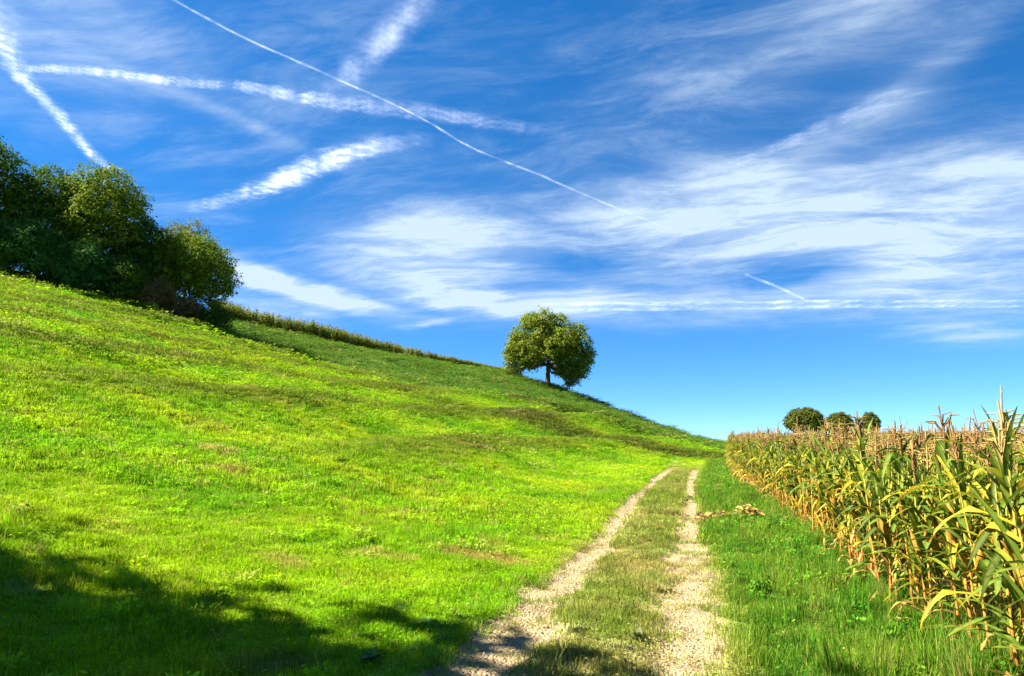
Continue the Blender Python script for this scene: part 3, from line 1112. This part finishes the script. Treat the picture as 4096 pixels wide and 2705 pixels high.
# ------------------------------------------------------------------ maize
def maize_leaf(L, W, up, bend, twist, wave, kink, seed):
    """a leaf blade starting at the origin and heading along +X: up = start angle above level, bend = total drop of angle"""
    g_ = np.random.default_rng(seed)
    n = 7
    P_, ang = [np.zeros(3)], up
    for i in range(n):
        u = (i + .5) / n
        ang = up - bend * u ** 1.4 - (kink if u > .45 else 0)
        P_.append(P_[-1] + (L / n) * np.array((math.cos(ang), g_.normal() * .03, math.sin(ang))))
    V, U = [], []
    for i, p in enumerate(P_):
        u = i / n
        w = W * (.62 + .38 * math.sin(min(1, u * 3.2) * 1.57)) * (1 - u ** 2.6) ** .8 + .002
        a = twist * u
        dy = np.array((0, math.cos(a), math.sin(a)))
        dn = np.array((-math.sin(up - bend * u ** 1.4) * .6, -math.sin(a), math.cos(a)))
        fold = .28 * w * (1 - .5 * u)
        wv = wave * W * math.sin(u * 17 + seed)
        V += [p - dy * w / 2 + dn * (fold + wv), p, p + dy * w / 2 + dn * (fold - wv)]
        U += [u, u, u]
    F = []
    for i in range(n):
        k = 3 * i
        F += [(k, k + 1, k + 4, k + 3), (k + 1, k + 2, k + 5, k + 4)]
    return np.array(V), np.array(F), np.array(U)


GREEN = [(.056, .135, .008), (.064, .14, .007), (.13, .17, .010)]
LIME = [(.12, .18, .008), (.19, .225, .009), (.33, .28, .012)]
YELL = [(.36, .30, .012), (.55, .36, .012), (.52, .29, .025)]
TANC = [(.40, .24, .05), (.48, .30, .085), (.38, .22, .07)]
DEEP = [(.022, .062, .006), (.026, .065, .006), (.05, .085, .008)]


def ramp3(u, c):
    c = np.array(c)
    q = np.clip(u, 0, .999) * 2
    i = q.astype(int)
    return c[i] + (c[i + 1] - c[i]) * (q - i)[:, None]


LEAVES = {}
for ci, (cn, cc) in enumerate((('green', GREEN), ('lime', LIME), ('yellow', YELL), ('tan', TANC), ('deep', DEEP))):
    for k in range(5):
        g_ = np.random.default_rng(300 + ci * 10 + k)
        dryish = cn in ('tan', 'yellow')
        V, F, U = maize_leaf(.44 + .24 * g_.random(), (.038 if dryish else .050) * (.85 + .3 * g_.random()), (1.15 if not dryish else .8) + .22 * g_.normal(),
                             (.35, .8, 1.2, 1.6, .6)[k] * (1.0 if not dryish else 1.35), g_.normal() * (.8 if dryish else .5), .10 if not dryish else .22,
                             1.3 if k == 4 else (.5 if k == 1 else 0), 300 + ci * 10 + k)
        m_ = mesh_from("maize_leaf", V, F, M_MAIZE, True)
        colr = ramp3(U, cc)
        colr[1::3] = colr[1::3] * .6 + np.array((.30, .30, .07)) * .35      # pale midrib
        set_col(m_, 'col', colr)
        LEAVES[(cn, k)] = m_


def stalk_mesh(h, seed):
    g_ = np.random.default_rng(seed)
    segs, zs = [], [-.05]
    while zs[-1] < h:
        zs.append(min(h, zs[-1] + .13 + .05 * g_.random()))
    p = np.zeros(3)
    tot = zs[-1]
    V, F, C_ = [], [], []
    lean = g_.normal(size=2) * .012
    sides = 6
    for i, z in enumerate(zs):
        u = max(0, z / tot)
        r = .0150 * (1 - .62 * u)
        c = np.array((lean[0] * z + g_.normal() * .004, lean[1] * z + g_.normal() * .004, z))
        for (dz, kr) in ((-.012, 1.0), (0, 1.22), (.012, .95)):
            for s_ in range(sides):
                t = 6.283 * s_ / sides
                V.append(c + (r * kr * math.cos(t), r * kr * math.sin(t), dz))
            red, org, grn = np.array((.34, .060, .030)), np.array((.48, .25, .04)), np.array((.32, .32, .05))
            cc = red + (org - red) * min(1, u * 2.6) if u < .38 else org + (grn - org) * min(1, (u - .38) * 2)
            cc = cc * (1 - .0) + .12 * g_.normal() * cc
            C_ += [cc * (.72 if dz == 0 else 1)] * sides
    rings = len(V) // sides
    for i in range(rings - 1):
        for s_ in range(sides):
            j = (s_ + 1) % sides
            F.append((i * sides + s_, i * sides + j, (i + 1) * sides + j, (i + 1) * sides + s_))
    m_ = mesh_from("maize_stalk", V, F, M_STALK, True)
    set_col(m_, 'col', np.abs(np.array(C_)))
    return m_


def tassel_mesh(seed):
    g_ = np.random.default_rng(seed)
    segs = []
    L = .26 + .26 * g_.random()
    s1, p = bent((0, 0, 0), (g_.normal() * .02, g_.normal() * .02, L), .0085, .006, 3, .03, g_)
    segs += s1
    for i in range(9):
        a = g_.random() * 6.283
        z = L * (.08 + .4 * g_.random())
        l = .12 + .10 * g_.random()
        tilt = .15 + .5 * g_.random()
        e1 = np.array((math.cos(a) * math.sin(tilt) * l * .6, math.sin(a) * math.sin(tilt) * l * .6, z + math.cos(tilt) * l * .6))
        e2 = e1 + np.array((math.cos(a) * l * .38, math.sin(a) * l * .38, l * .18 * (g_.random() - .35)))
        segs += [((0, 0, z), .0045, e1, .0058), (e1, .0058, e2, .0035)]
    V, F = tubes(segs, 4)
    m_ = mesh_from("maize_tassel", V, F, M_TASSEL)
    base = np.array([(.33, .215, .075), (.40, .28, .095), (.27, .16, .06)][seed % 3])
    set_col(m_, 'col', base * (.75 + .5 * g_.random((len(V), 1))))
    return m_


def ear_mesh(seed):
    g_ = np.random.default_rng(seed)
    V, F, C_ = [], [], []
    prof = [(-.01, .010), (.03, .026), (.09, .031), (.16, .026), (.215, .013), (.25, .004)]
    sd_ = 7
    for (z, r) in prof:
        for s_ in range(sd_):
            t = 6.283 * s_ / sd_
            k = 1 + .12 * g_.normal()
            V.append((r * k * math.cos(t), r * k * math.sin(t), z))
            cc = np.array((.36, .25, .03)) * (1 - z / .25) + np.array((.42, .24, .05)) * (z / .25)
            C_.append(cc * (.85 + .3 * g_.random()) if z < .22 else np.array((.16, .06, .03)))
    for i in range(len(prof) - 1):
        for s_ in range(sd_):
            j = (s_ + 1) % sd_
            F.append((i * sd_ + s_, i * sd_ + j, (i + 1) * sd_ + j, (i + 1) * sd_ + s_))
    m_ = mesh_from("maize_ear", V, F, M_MAIZE, True)
    set_col(m_, 'col', np.clip(np.array(C_), .01, .9))
    return m_


STALKS = [stalk_mesh(1.48 + .05 * k, 400 + k) for k in range(5)]
TASSELS = [tassel_mesh(420 + k) for k in range(6)]
EARS = [ear_mesh(440 + k) for k in range(3)]


def prototype(seed, yellow=.5, green=False):
    """the parts of one maize plant as (name, mesh, local matrix)"""
    g_ = np.random.default_rng(seed)
    si = seed % 5
    h = 1.48 + .05 * si
    parts = [("stalk", STALKS[si], Matrix.Identity(4))]
    side = g_.random() * 6.283
    z, k = .10, 0
    while z < h - .06:
        u = z / h
        r = g_.random()
        if u < .33:
            cn = 'tan' if r < .45 else ('yellow' if r < .66 else ('lime' if r < .85 else 'green'))
        elif u < .6:
            cn = 'yellow' if r < .12 * yellow * 2 else ('lime' if r < .36 else ('green' if r < .82 else 'deep'))
        else:
            cn = 'yellow' if r < .07 * yellow * 2 else ('lime' if r < .32 else ('green' if r < .82 else 'deep'))
        if green:
            cn = 'deep' if r < .08 else ('lime' if r < .25 else 'green')
        mesh = LEAVES[(cn, int(g_.integers(0, 5)))]
        az = side + (k % 2) * math.pi + g_.normal() * .45
        sc = (.75 if u > .85 else 1.0) * (.85 + .3 * g_.random()) * (.85 if u < .25 else 1)
        mat = Matrix.Translation((0, 0, z)) @ Matrix.Rotation(az, 4, 'Z') @ Matrix.Rotation(g_.normal() * .18, 4, 'Y') @ Matrix.Diagonal((sc, sc, sc, 1))
        parts.append(("leaf", mesh, mat))
        z += .066 + .036 * g_.random()
        k += 1
    for e in range(1 if g_.random() < .6 else 2):
        az = g_.random() * 6.283
        parts.append(("ear", EARS[int(g_.integers(0, 3))], Matrix.Translation((.012 * math.cos(az), .012 * math.sin(az), .72 + .22 * e + .1 * g_.random())) @ Matrix.Rotation(az, 4, 'Z') @ Matrix.Rotation(.35, 4, 'Y')))
    parts.append(("tassel", TASSELS[int(g_.integers(0, 6))], Matrix.Translation((0, 0, h - .02))))
    return parts


def join_parts(name, parts, mat_order):
    """one mesh with several materials from (name, mesh, matrix) parts"""
    V, C_, FI, MI, off = [], [], [], [], 0
    for (nm, m_, mx) in parts:
        co = np.empty(len(m_.vertices) * 3, np.float32)
        m_.vertices.foreach_get('co', co)
        co = co.reshape(-1, 3)
        A = np.array(mx)
        V.append(co @ A[:3, :3].T + A[:3, 3])
        cl = np.empty(len(m_.vertices) * 4, np.float32)
        m_.attributes['col'].data.foreach_get('color', cl)
        C_.append(cl.reshape(-1, 4)[:, :3])
        fi = np.empty(len(m_.loops), np.int32)
        m_.loops.foreach_get('vertex_index', fi)
        FI.append(fi.reshape(-1, 4) + off)
        MI.append(np.full(len(m_.polygons), mat_order.index(m_.materials[0]), np.int32))
        off += len(co)
    me_ = mesh_from(name, np.concatenate(V), np.concatenate(FI), None, True)
    for m_ in mat_order:
        me_.materials.append(m_)
    me_.polygons.foreach_set('material_index', np.concatenate(MI))
    set_col(me_, 'col', np.concatenate(C_))
    return me_


PROTO = [prototype(500 + k, .5 + .4 * (k % 3 == 0)) for k in range(12)]
MO = [M_MAIZE, M_STALK, M_TASSEL]
JOINED = [source("maize_plant_form", join_parts("maize_plant_form", p, MO)) for p in PROTO]
JOINED_G = [source("green_maize_form", join_parts("green_maize_form", [q for q in prototype(540 + k, .2, True) if q[0] != 'tassel' or k % 2], MO)) for k in range(4)]
FOLI = [join_parts("foliage", [q for q in p if q[0] in ('leaf',)], [M_MAIZE]) for p in PROTO]

# rows run beside the track; the field's edge bends with it
rows = []
for r_ in range(22):
    yy = 1.5 + .17 * np.arange(int(60 / .17))
    xx = 2.12 + .72 * r_ + track_off(yy) * 1.0
    yy = yy + rng.normal(size=len(yy)) * .05
    xx = xx + rng.normal(size=len(xx)) * .06
    keep = (rng.random(len(yy)) > .06) & (xx < .80 * yy * 1.3 + 4.5)
    if r_ > 8:
        keep &= rng.random(len(yy)) < .6
    rows.append(np.c_[xx[keep], yy[keep], np.full(keep.sum(), r_)])
allp = np.concatenate(rows)
fwd_ = -allp[:, 0] * sr + allp[:, 1] * cr
rgt_ = allp[:, 0] * cr + allp[:, 1] * sr
vis = (fwd_ > 2.5) & (rgt_ < .76 * fwd_ + .35)
score = np.where(vis, 1 / np.maximum(fwd_, .1) * np.array([1, .55, .36, .24, .18] + [.12] * 20)[allp[:, 2].astype(int)], 0)
order = np.argsort(-score)
chosen = order[:300]
rest = np.setdiff1d(np.arange(len(allp)), chosen)
az_ = height(allp[:, 0], allp[:, 1])
GROUPN = "maize plants along the field edge"


def plant_label(r, y):
    if r == 0:
        if y < 9.3:
            return "maize plant in the front row on the viewer's side of the snapped plant"
        if y < 15.5:
            return "maize plant in the front row between the snapped plant and the dry leaf heap"
        if y < 24:
            return "maize plant in the front row, shortly beyond the dry leaf heap"
        return "maize plant in the front row towards the far end of the track"
    if r == 1:
        return "maize plant in the second row, on the viewer's side of the leaf heap" if y < 15.5 else "maize plant in the second row, beyond the dry leaf heap"
    return "maize plant deeper in the field, only its upper part showing"


def add_plant(i, x, y, z, r, d, scale=None, label=None, full=None, rz=None):
    pi = int(rng.integers(0, 12))
    root = empty("maize_plant", (x, y, z))
    s_ = scale or (.92 + .15 * rng.random() + (.10 if rng.random() < .12 and y > 8 else 0))
    s_ *= 1 - .07 * math.exp(-((y - 12.5) / 5) ** 2) + .02 * math.exp(-(y / 7.5) ** 4)
    root.scale = (s_, s_, s_)
    root.rotation_euler = (rng.normal() * .04, rng.normal() * .04, rng.random() * 6.283 if rz is None else rz)
    tag(root, label or plant_label(r, d), "maize plant", GROUPN + (", row %d" % (r + 1) if r < 2 else ", inner rows"))
    if full:
        for (nm, m_, mx) in PROTO[pi]:
            o = obj(nm, m_, root)
            o.matrix_local = mx
    else:
        for (nm, m_, mx) in PROTO[pi]:
            if nm != 'leaf':
                o = obj(nm, m_, root)
                o.matrix_local = mx
        obj("foliage", FOLI[pi], root)
    return root


for n_, i in enumerate(chosen):
    add_plant(i, allp[i, 0], allp[i, 1], az_[i], int(allp[i, 2]), allp[i, 1], full=n_ < 120)

n = len(rest)
s = (.92 + .17 * rng.random(n)) * (1 - .07 * np.exp(-((allp[rest, 1] - 12.5) / 5) ** 2) + .02 * np.exp(-(allp[rest, 1] / 7.5) ** 4))
o = scatter("maize_field", np.c_[allp[rest, 0], allp[rest, 1], az_[rest]], np.c_[rng.normal(size=(n, 2)) * .05, rng.random(n) * 6.283], np.c_[s, s, s],
            rng.integers(0, 12, n), JOINED)
tag(o, "ripe yellowing maize field with brown tassels on the right", "maize field", kind="stuff")
print("maize", n)

# the maize standing on the ridge behind the slope, seen only as a thin band
RID = np.array([(-57.3, 72.0), (-50.6, 82.0), (-43.5, 89.0), (-36.4, 93.9), (-31, 95.6), (-25.6, 95.8)])
tt = np.linspace(0, 1, len(RID))
pts = []
for r_ in range(7):
    u = rng.random(330)
    bx, by = np.interp(u, tt, RID[:, 0]), np.interp(u, tt, RID[:, 1])
    pts.append(np.c_[bx * (.962 + .010 * r_), by * (.962 + .010 * r_)])
pts = np.concatenate(pts)
n = len(pts)
s = .86 + .25 * rng.random(n)
o = scatter("ridge_maize", np.c_[pts, height(pts[:, 0], pts[:, 1])], np.c_[rng.normal(size=(n, 2)) * .05, rng.random(n) * 6.283], np.c_[s * 1.5, s * 1.5, s * (1.3 - .75 * sstep(-46, -25, pts[:, 0]))],
            rng.integers(0, 4, n), JOINED_G)
tag(o, "distant band of green maize along the ridge left of the lone tree", "maize field", kind="stuff")


# ------------------------------------------------------------------ contrails: long lens-shaped bodies of ice cloud nine kilometres up
def mat_contrail(name, dens, lump, rough, fray, across=1.0):
    m, w = new_mat(name)
    uv = w.attr('uw')[1]
    u, v, f = w.sep(uv)
    q = w.xyz(w.m('MULTIPLY', u, lump), w.m('MULTIPLY', v, lump * across), w.m('MULTIPLY', w.n('ShaderNodeObjectInfo').outputs['Random'], 40.0))
    n1 = w.noise(q, 1.0, 6, rough, .25)
    n2 = w.noise(w.vm('SCALE', q), 3.1, 5, .6, .4)
    n2.node.inputs['Vector'].links[0].from_node.inputs['Scale'].default_value = 1.0
    edge = w.m('SUBTRACT', 1.0, w.m('ABSOLUTE', v))
    e = w.m('ADD', edge, w.m('MULTIPLY', w.m('SUBTRACT', n1, .5), fray * 2))
    e = w.m('ADD', e, w.m('MULTIPLY', w.m('SUBTRACT', n2, .5), fray * .8))
    a = w.m('MULTIPLY', w.remap(e, .05, 1.5), w.remap(edge, 0.0, 1.0))
    a = w.m('MULTIPLY', a, w.remap(n1, .28, .70, .15, 1.0))
    a = w.m('MULTIPLY', a, w.remap(n2, .30, .64, .60, 1.0))
    n3 = w.noise(w.xyz(w.m('MULTIPLY', u, .22), w.m('MULTIPLY', v, .25), w.m('MULTIPLY', w.n('ShaderNodeObjectInfo').outputs['Random'], 17.0)), 1.0, 3, .55)
    a = w.m('MULTIPLY', a, w.remap(n3, .3, .65, .35, 1.0))
    a = w.m('MULTIPLY', w.m('MULTIPLY', a, f), dens, clamp=True)
    df = w.n('ShaderNodeBsdfDiffuse')
    df.inputs['Color'].default_value = (.86, .9, .95, 1)
    tl = w.n('ShaderNodeBsdfTranslucent')
    tl.inputs['Color'].default_value = (.9, .94, .98, 1)
    mx = w.n('ShaderNodeMixShader')
    mx.inputs[0].default_value = .7
    w.l(df.outputs[0], mx.inputs[1])
    w.l(tl.outputs[0], mx.inputs[2])
    tr = w.n('ShaderNodeBsdfTransparent')
    m2 = w.n('ShaderNodeMixShader')
    w.l(a, m2.inputs[0])
    w.l(tr.outputs[0], m2.inputs[1])
    w.l(mx.outputs[0], m2.inputs[2])
    o_ = w.n('ShaderNodeOutputMaterial')
    w.l(m2.outputs[0], o_.inputs['Surface'])
    return m


def contrail(name, pts, widths, fades, mat, label):
    """pts in km; widths in km per point; fades 0..1 per point"""
    pts = np.array(pts) * 1000
    k = len(pts)
    t = np.linspace(0, k - 1, 60)
    # Catmull-Rom through the points
    ext = np.r_[[2 * pts[0] - pts[1]], pts, [2 * pts[-1] - pts[-2]]]
    i = np.minimum(t.astype(int), k - 2)
    f = (t - i)[:, None]
    p0, p1, p2, p3 = ext[i], ext[i + 1], ext[i + 2], ext[i + 3]
    P_ = .5 * (2 * p1 + (p2 - p0) * f + (2 * p0 - 5 * p1 + 4 * p2 - p3) * f ** 2 + (3 * p1 - p0 - 3 * p2 + p3) * f ** 3)
    wd = np.interp(t, np.arange(k), widths) * 1000
    fd = np.interp(t, np.arange(k), fades)
    tan = np.gradient(P_, axis=0)
    tan /= np.linalg.norm(tan, axis=1, keepdims=True)
    side = np.cross(tan, (0, 0, 1.0))
    s_ = np.r_[0, np.cumsum(np.linalg.norm(np.diff(P_, axis=0), axis=1) / np.maximum(.5 * (wd[1:] + wd[:-1]), 1))]
    V, UW, F = [], [], []
    prof = [(-1, 0), (-.6, .8), (0, 1), (.6, .8), (1, 0), (.6, -.8), (0, -1), (-.6, -.8)]
    c0 = P_.mean(0)
    for j in range(60):
        for (a, b) in prof:
            V.append(P_[j] + side[j] * a * wd[j] / 2 + np.array((0, 0, b * wd[j] * .07)) - c0)
            UW.append((s_[j] * 2, a, fd[j]))
    for j in range(59):
        for q in range(8):
            q2 = (q + 1) % 8
            F.append((j * 8 + q, j * 8 + q2, j * 8 + 8 + q2, j * 8 + 8 + q))
    m_ = mesh_from(name, V, F, mat, True)
    a = m_.attributes.new('uw', 'FLOAT_VECTOR', 'POINT')
    a.data.foreach_set('vector', np.array(UW, np.float32).ravel())
    o = obj(name, m_)
    o.location = c0
    tag(o, label, "contrail", "contrails across the sky")
    return o


Z9 = 9.0
MC_PUFF = mat_contrail("contrail_ice_puffy", .46, 1.3, .60, .8)
MC_SOFT = mat_contrail("contrail_ice_soft", .22, .8, .60, .8)
MC_THIN = mat_contrail("contrail_ice_thin", .32, .16, .6, .6, 5.0)


def tr3(l):
    return [(a, b, Z9) for a, b in l]


contrail("contrail", tr3([(-13.85, 9.65), (-14.64, 10.84), (-15.72, 12.15), (-16.68, 14.1), (-18.12, 16.73), (-18.68, 18.53)]), [1.9, 1.5, .9, .8, .8, .8], [.55, .75, .95, 1, 1, .1], MC_PUFF,
         "bright contrail slanting down to the wood at the upper left")
contrail("contrail", tr3([(-15.38, 12.1), (-13.86, 12.63), (-12.62, 13.37), (-10.92, 14.13), (-9.18, 15.4), (-7.13, 16.43), (-5.59, 17.48), (-3.0, 19.07)]), [.6, .7, .7, .85, 1.3, 1.4, 1.3, .9],
         [.5, .9, .85, .8, .62, .55, .5, .0], MC_PUFF, "long lumpy contrail running rightward from the upper left")
contrail("contrail", tr3([(-10.06, 10.59), (-9.44, 12.26), (-8.5, 14.01), (-7.11, 16.69), (-6.16, 19.29), (-4.65, 21.85), (-2.84, 25.2), (-.36, 29.49)]), [.15, .17, .18, .18, .22, .27, .27, .27],
         [.9, .9, .9, .95, .8, .7, .6, .1], MC_THIN, "thin straight contrail crossing the sky diagonally from the top edge")
contrail("contrail", tr3([(-4.88, 11.88), (-6.62, 13.43), (-8.45, 14.77), (-9.47, 15.45)]), [1.1, 1.5, 1.3, .6], [.5, .9, 1, .4], MC_SOFT,
         "broad frayed contrail coming down from the top edge to the lumpy one")
contrail("contrail", tr3([(-18.91, 21.99), (-14.82, 20.71), (-11.47, 19.14), (-8.9, 18.26), (-7.02, 18.34)]), [1.4, 1.7, 2.0, 1.9, 1.5], [.3, 1, 1, .8, .0], MC_PUFF,
         "short thick contrail rising to the right above the slope")
contrail("contrail", tr3([(-10.18, 44.73), (-5.3, 45.83), (3.21, 47.54), (11.56, 49.23), (23.29, 52.24)]), [3.0, 3.2, 3.2, 2.8, 2.8], [.0, .9, 1, .8, .7], MC_PUFF,
         "level contrail low over the plain right of the lone tree's top")
contrail("contrail", tr3([(3.31, 38.57), (5.33, 42.15), (7.93, 47.41)]), [.5, .55, .55], [.9, 1, .9], MC_THIN, "very short thin contrail in the blue gap at the right")
contrail("contrail", tr3([(1.61, 22.69), (4.03, 20.52), (5.26, 18.99), (5.77, 18.2)]), [1.0, 1.2, 1.4, 1.6], [.5, .6, .5, .1], MC_SOFT,
         "faint wide contrail fanning out at the upper right")


# ------------------------------------------------------------------ weeds, litter and other small things
def rosette(name, x, y, nl, L, W, cols, seed, label, cat="weed", group=None, up=.55):
    g_ = np.random.default_rng(seed)
    root = empty(name, (x, y, H1(x, y)))
    for i in range(nl):
        a = 6.283 * i / nl + g_.normal() * .35
        l = L * (.65 + .6 * g_.random())
        u0 = up * (.7 + .7 * g_.random())
        V, F, U = maize_leaf(l, W * l / L, u0, 1.0 * g_.random() + .5, g_.normal() * .25, .06, 0, seed * 7 + i)
        w_ = np.sin(np.clip(U, .02, 1) ** .8 * 3.0) ** .8
        V = V.copy()
        V[:, 1] *= .35 + 1.0 * np.abs(w_)
        A = np.array(Matrix.Rotation(a, 3, 'Z'))
        m_ = mesh_from("leaf", V @ A.T, F, M_WEED, True)
        c = np.array(cols[i % len(cols)]) * (.8 + .4 * g_.random())
        cl = np.tile(c, (len(V), 1))
        cl[1::3] = cl[1::3] * .6 + np.array((.22, .30, .05)) * .3
        set_col(m_, 'col', cl)
        obj("leaf", m_, root)
    tag(root, label, cat, group)
    return root


BG = [(.05, .16, .025), (.07, .19, .03), (.05, .13, .02)]
rosette("dock_plant", -2.32, 5.95, 9, .15, .065, BG, 1, "large dock plant where the shade's edge meets the left rut", group="broad-leaved weeds beside the left rut")
rosette("dock_plant", -2.62, 5.45, 8, .14, .06, BG, 2, "dock plant in the shade just below the largest one", group="broad-leaved weeds beside the left rut")
rosette("dock_plant", -2.02, 5.62, 6, .10, .045, BG, 3, "small broad-leaved weed on the left rut's edge near the dock plants", group="broad-leaved weeds beside the left rut")
rosette("dock_plant", -2.35, 4.95, 7, .13, .06, BG, 4, "broad-leaved weed lowest in the shade beside the left rut", group="broad-leaved weeds beside the left rut")
rosette("dock_plant", -2.72, 6.25, 6, .11, .05, BG, 5, "broad-leaved weed on the far side of the dock plants, in the grass", group="broad-leaved weeds beside the left rut")
rosette("plantain", -.48, 6.2, 9, .12, .045, [(.05, .13, .04), (.08, .16, .04), (.15, .13, .05)], 6, "upright plantain weed in the track's middle strip", group="weeds in the track", up=1.1)


def curl(L, W, seed, cols, bendy=2.2):
    V, F, U = maize_leaf(L, W, .5, bendy, 1.6, .25, .5, seed)
    V = V - V.mean(0)
    V[:, 2] = np.abs(V[:, 2]) * .7
    return V, F, ramp3(U, cols)


def litter_pile(name, pieces, label, cat):
    V, F, C_, off = [], [], [], 0
    for (x, y, dz, L, W, a, seed) in pieces:
        v, f, c = curl(L, W, seed, [TANC, [(.30, .19, .07), (.36, .23, .09), (.25, .15, .06)], [(.12, .07, .035), (.16, .09, .045), (.1, .06, .03)], TANC][seed % 4])
        A = np.array(Matrix.Rotation(a, 3, 'Z') @ Matrix.Rotation(.6 * math.sin(seed), 3, 'X'))
        v = v @ A.T + np.array((x, y, H1(x, y) + .03 + dz))
        V.append(v)
        F.append(f + off)
        C_.append(c)
        off += len(v)
    V = np.concatenate(V)
    c0 = V.mean(0)
    c0[2] = V[:, 2].min()
    m_ = mesh_from(name, V - c0, np.concatenate(F), M_LITTER, True)
    set_col(m_, 'col', np.concatenate(C_))
    o = obj(name, m_)
    o.location = c0
    return tag(o, label, cat)


g_ = np.random.default_rng(77)
pcs = []
for k in range(150):
    u = g_.random()
    x_ = .05 + 1.45 * u
    hump = .24 * math.exp(-((x_ - 1.12) / .2) ** 2)
    pcs.append((x_ + track_off(15.5), 15.5 + g_.normal() * .16, .05 + .10 * g_.random() + hump * g_.random(), .16 + .2 * g_.random(), .04 + .04 * g_.random(), g_.random() * 6.283, k))
litter_pile("dry_leaf_heap", pcs, "row of withered brown maize leaves dumped across the verge", "leaf heap")
for k, (x_, y_, s_, lab) in enumerate([(-.25, 15.3, .16, "pale dry leaf lying on the right rut left of the leaf heap"), (-.42, 15.6, .2, "brown dry leaf on the middle strip beside the right rut"),
                                       (-.1, 16.4, .15, "yellow dry leaf standing in the right rut beyond the leaf heap"), (-.75, 15.6, .14, "reddish dry leaf on the middle strip"),
                                       (.05, 14.6, .13, "small tan leaf in the right rut in front of the leaf heap")]):
    litter_pile("fallen_leaf", [(x_, y_, .01, s_, s_ * .4, k * 1.7, 700 + k * 4 + (3 if k == 2 else 0))], lab, "leaf")
for k, (x_, y_, lab) in enumerate([(-.05, 22.0, "dark clod of earth in the right rut, the farther one"), (-.18, 20.6, "dark clod of earth in the right rut, the nearer one")]):
    bm = bmesh.new()
    bmesh.ops.create_icosphere(bm, subdivisions=2, radius=.09)
    for v in bm.verts:
        v.co *= .7 + .5 * random.random()
        v.co.z *= .6
    m_ = bpy.data.meshes.new("earth_clod")
    bm.to_mesh(m_)
    bm.free()
    mm, w = new_mat("dark_earth")
    tc = w.n('ShaderNodeTexCoord')
    nn = w.noise(tc.outputs['Object'], 30, 5, .6)
    _plain(w, w.mix(nn, (.045, .025, .015), (.13, .075, .045)), .95, .1, nn)
    m_.materials.append(mm)
    o = obj("earth_clod", m_)
    o.location = (x_, y_, H1(x_, y_) + .02)
    tag(o, lab, "clod", "clods in the right rut")

# a broken plant hanging out over the verge
bx, by = 2.02, 9.3
root = empty("broken_maize_plant", (bx, by, H1(bx, by)))
segs = [((0, 0, -.03), .012, (-.03, -.02, .22), .011), ((-.03, -.02, .22), .011, (-.30, -.18, .13), .008), ((-.30, -.18, .13), .008, (-.50, -.30, .03), .006)]
V, F = tubes(segs, 6)
m_ = mesh_from("stalk", V, F, M_STALK, True)
set_col(m_, 'col', np.tile((.36, .11, .05), (len(V), 1)))
obj("stalk", m_, root)
for (p_, a_, key) in (((-.2, -.12, .17), 3.5, ('tan', 4)), ((-.36, -.2, .10), 4.2, ('lime', 4)), ((-.1, -.06, .2), 3.9, ('yellow', 4))):
    o = obj("leaf", LEAVES[key], root)
    o.matrix_local = Matrix.Translation(p_) @ Matrix.Rotation(a_, 4, 'Z') @ Matrix.Rotation(.5, 4, 'Y') @ Matrix.Scale(.55, 4)
tag(root, "snapped maize plant lying over the verge in front of the front row", "maize plant", "snapped maize plant")
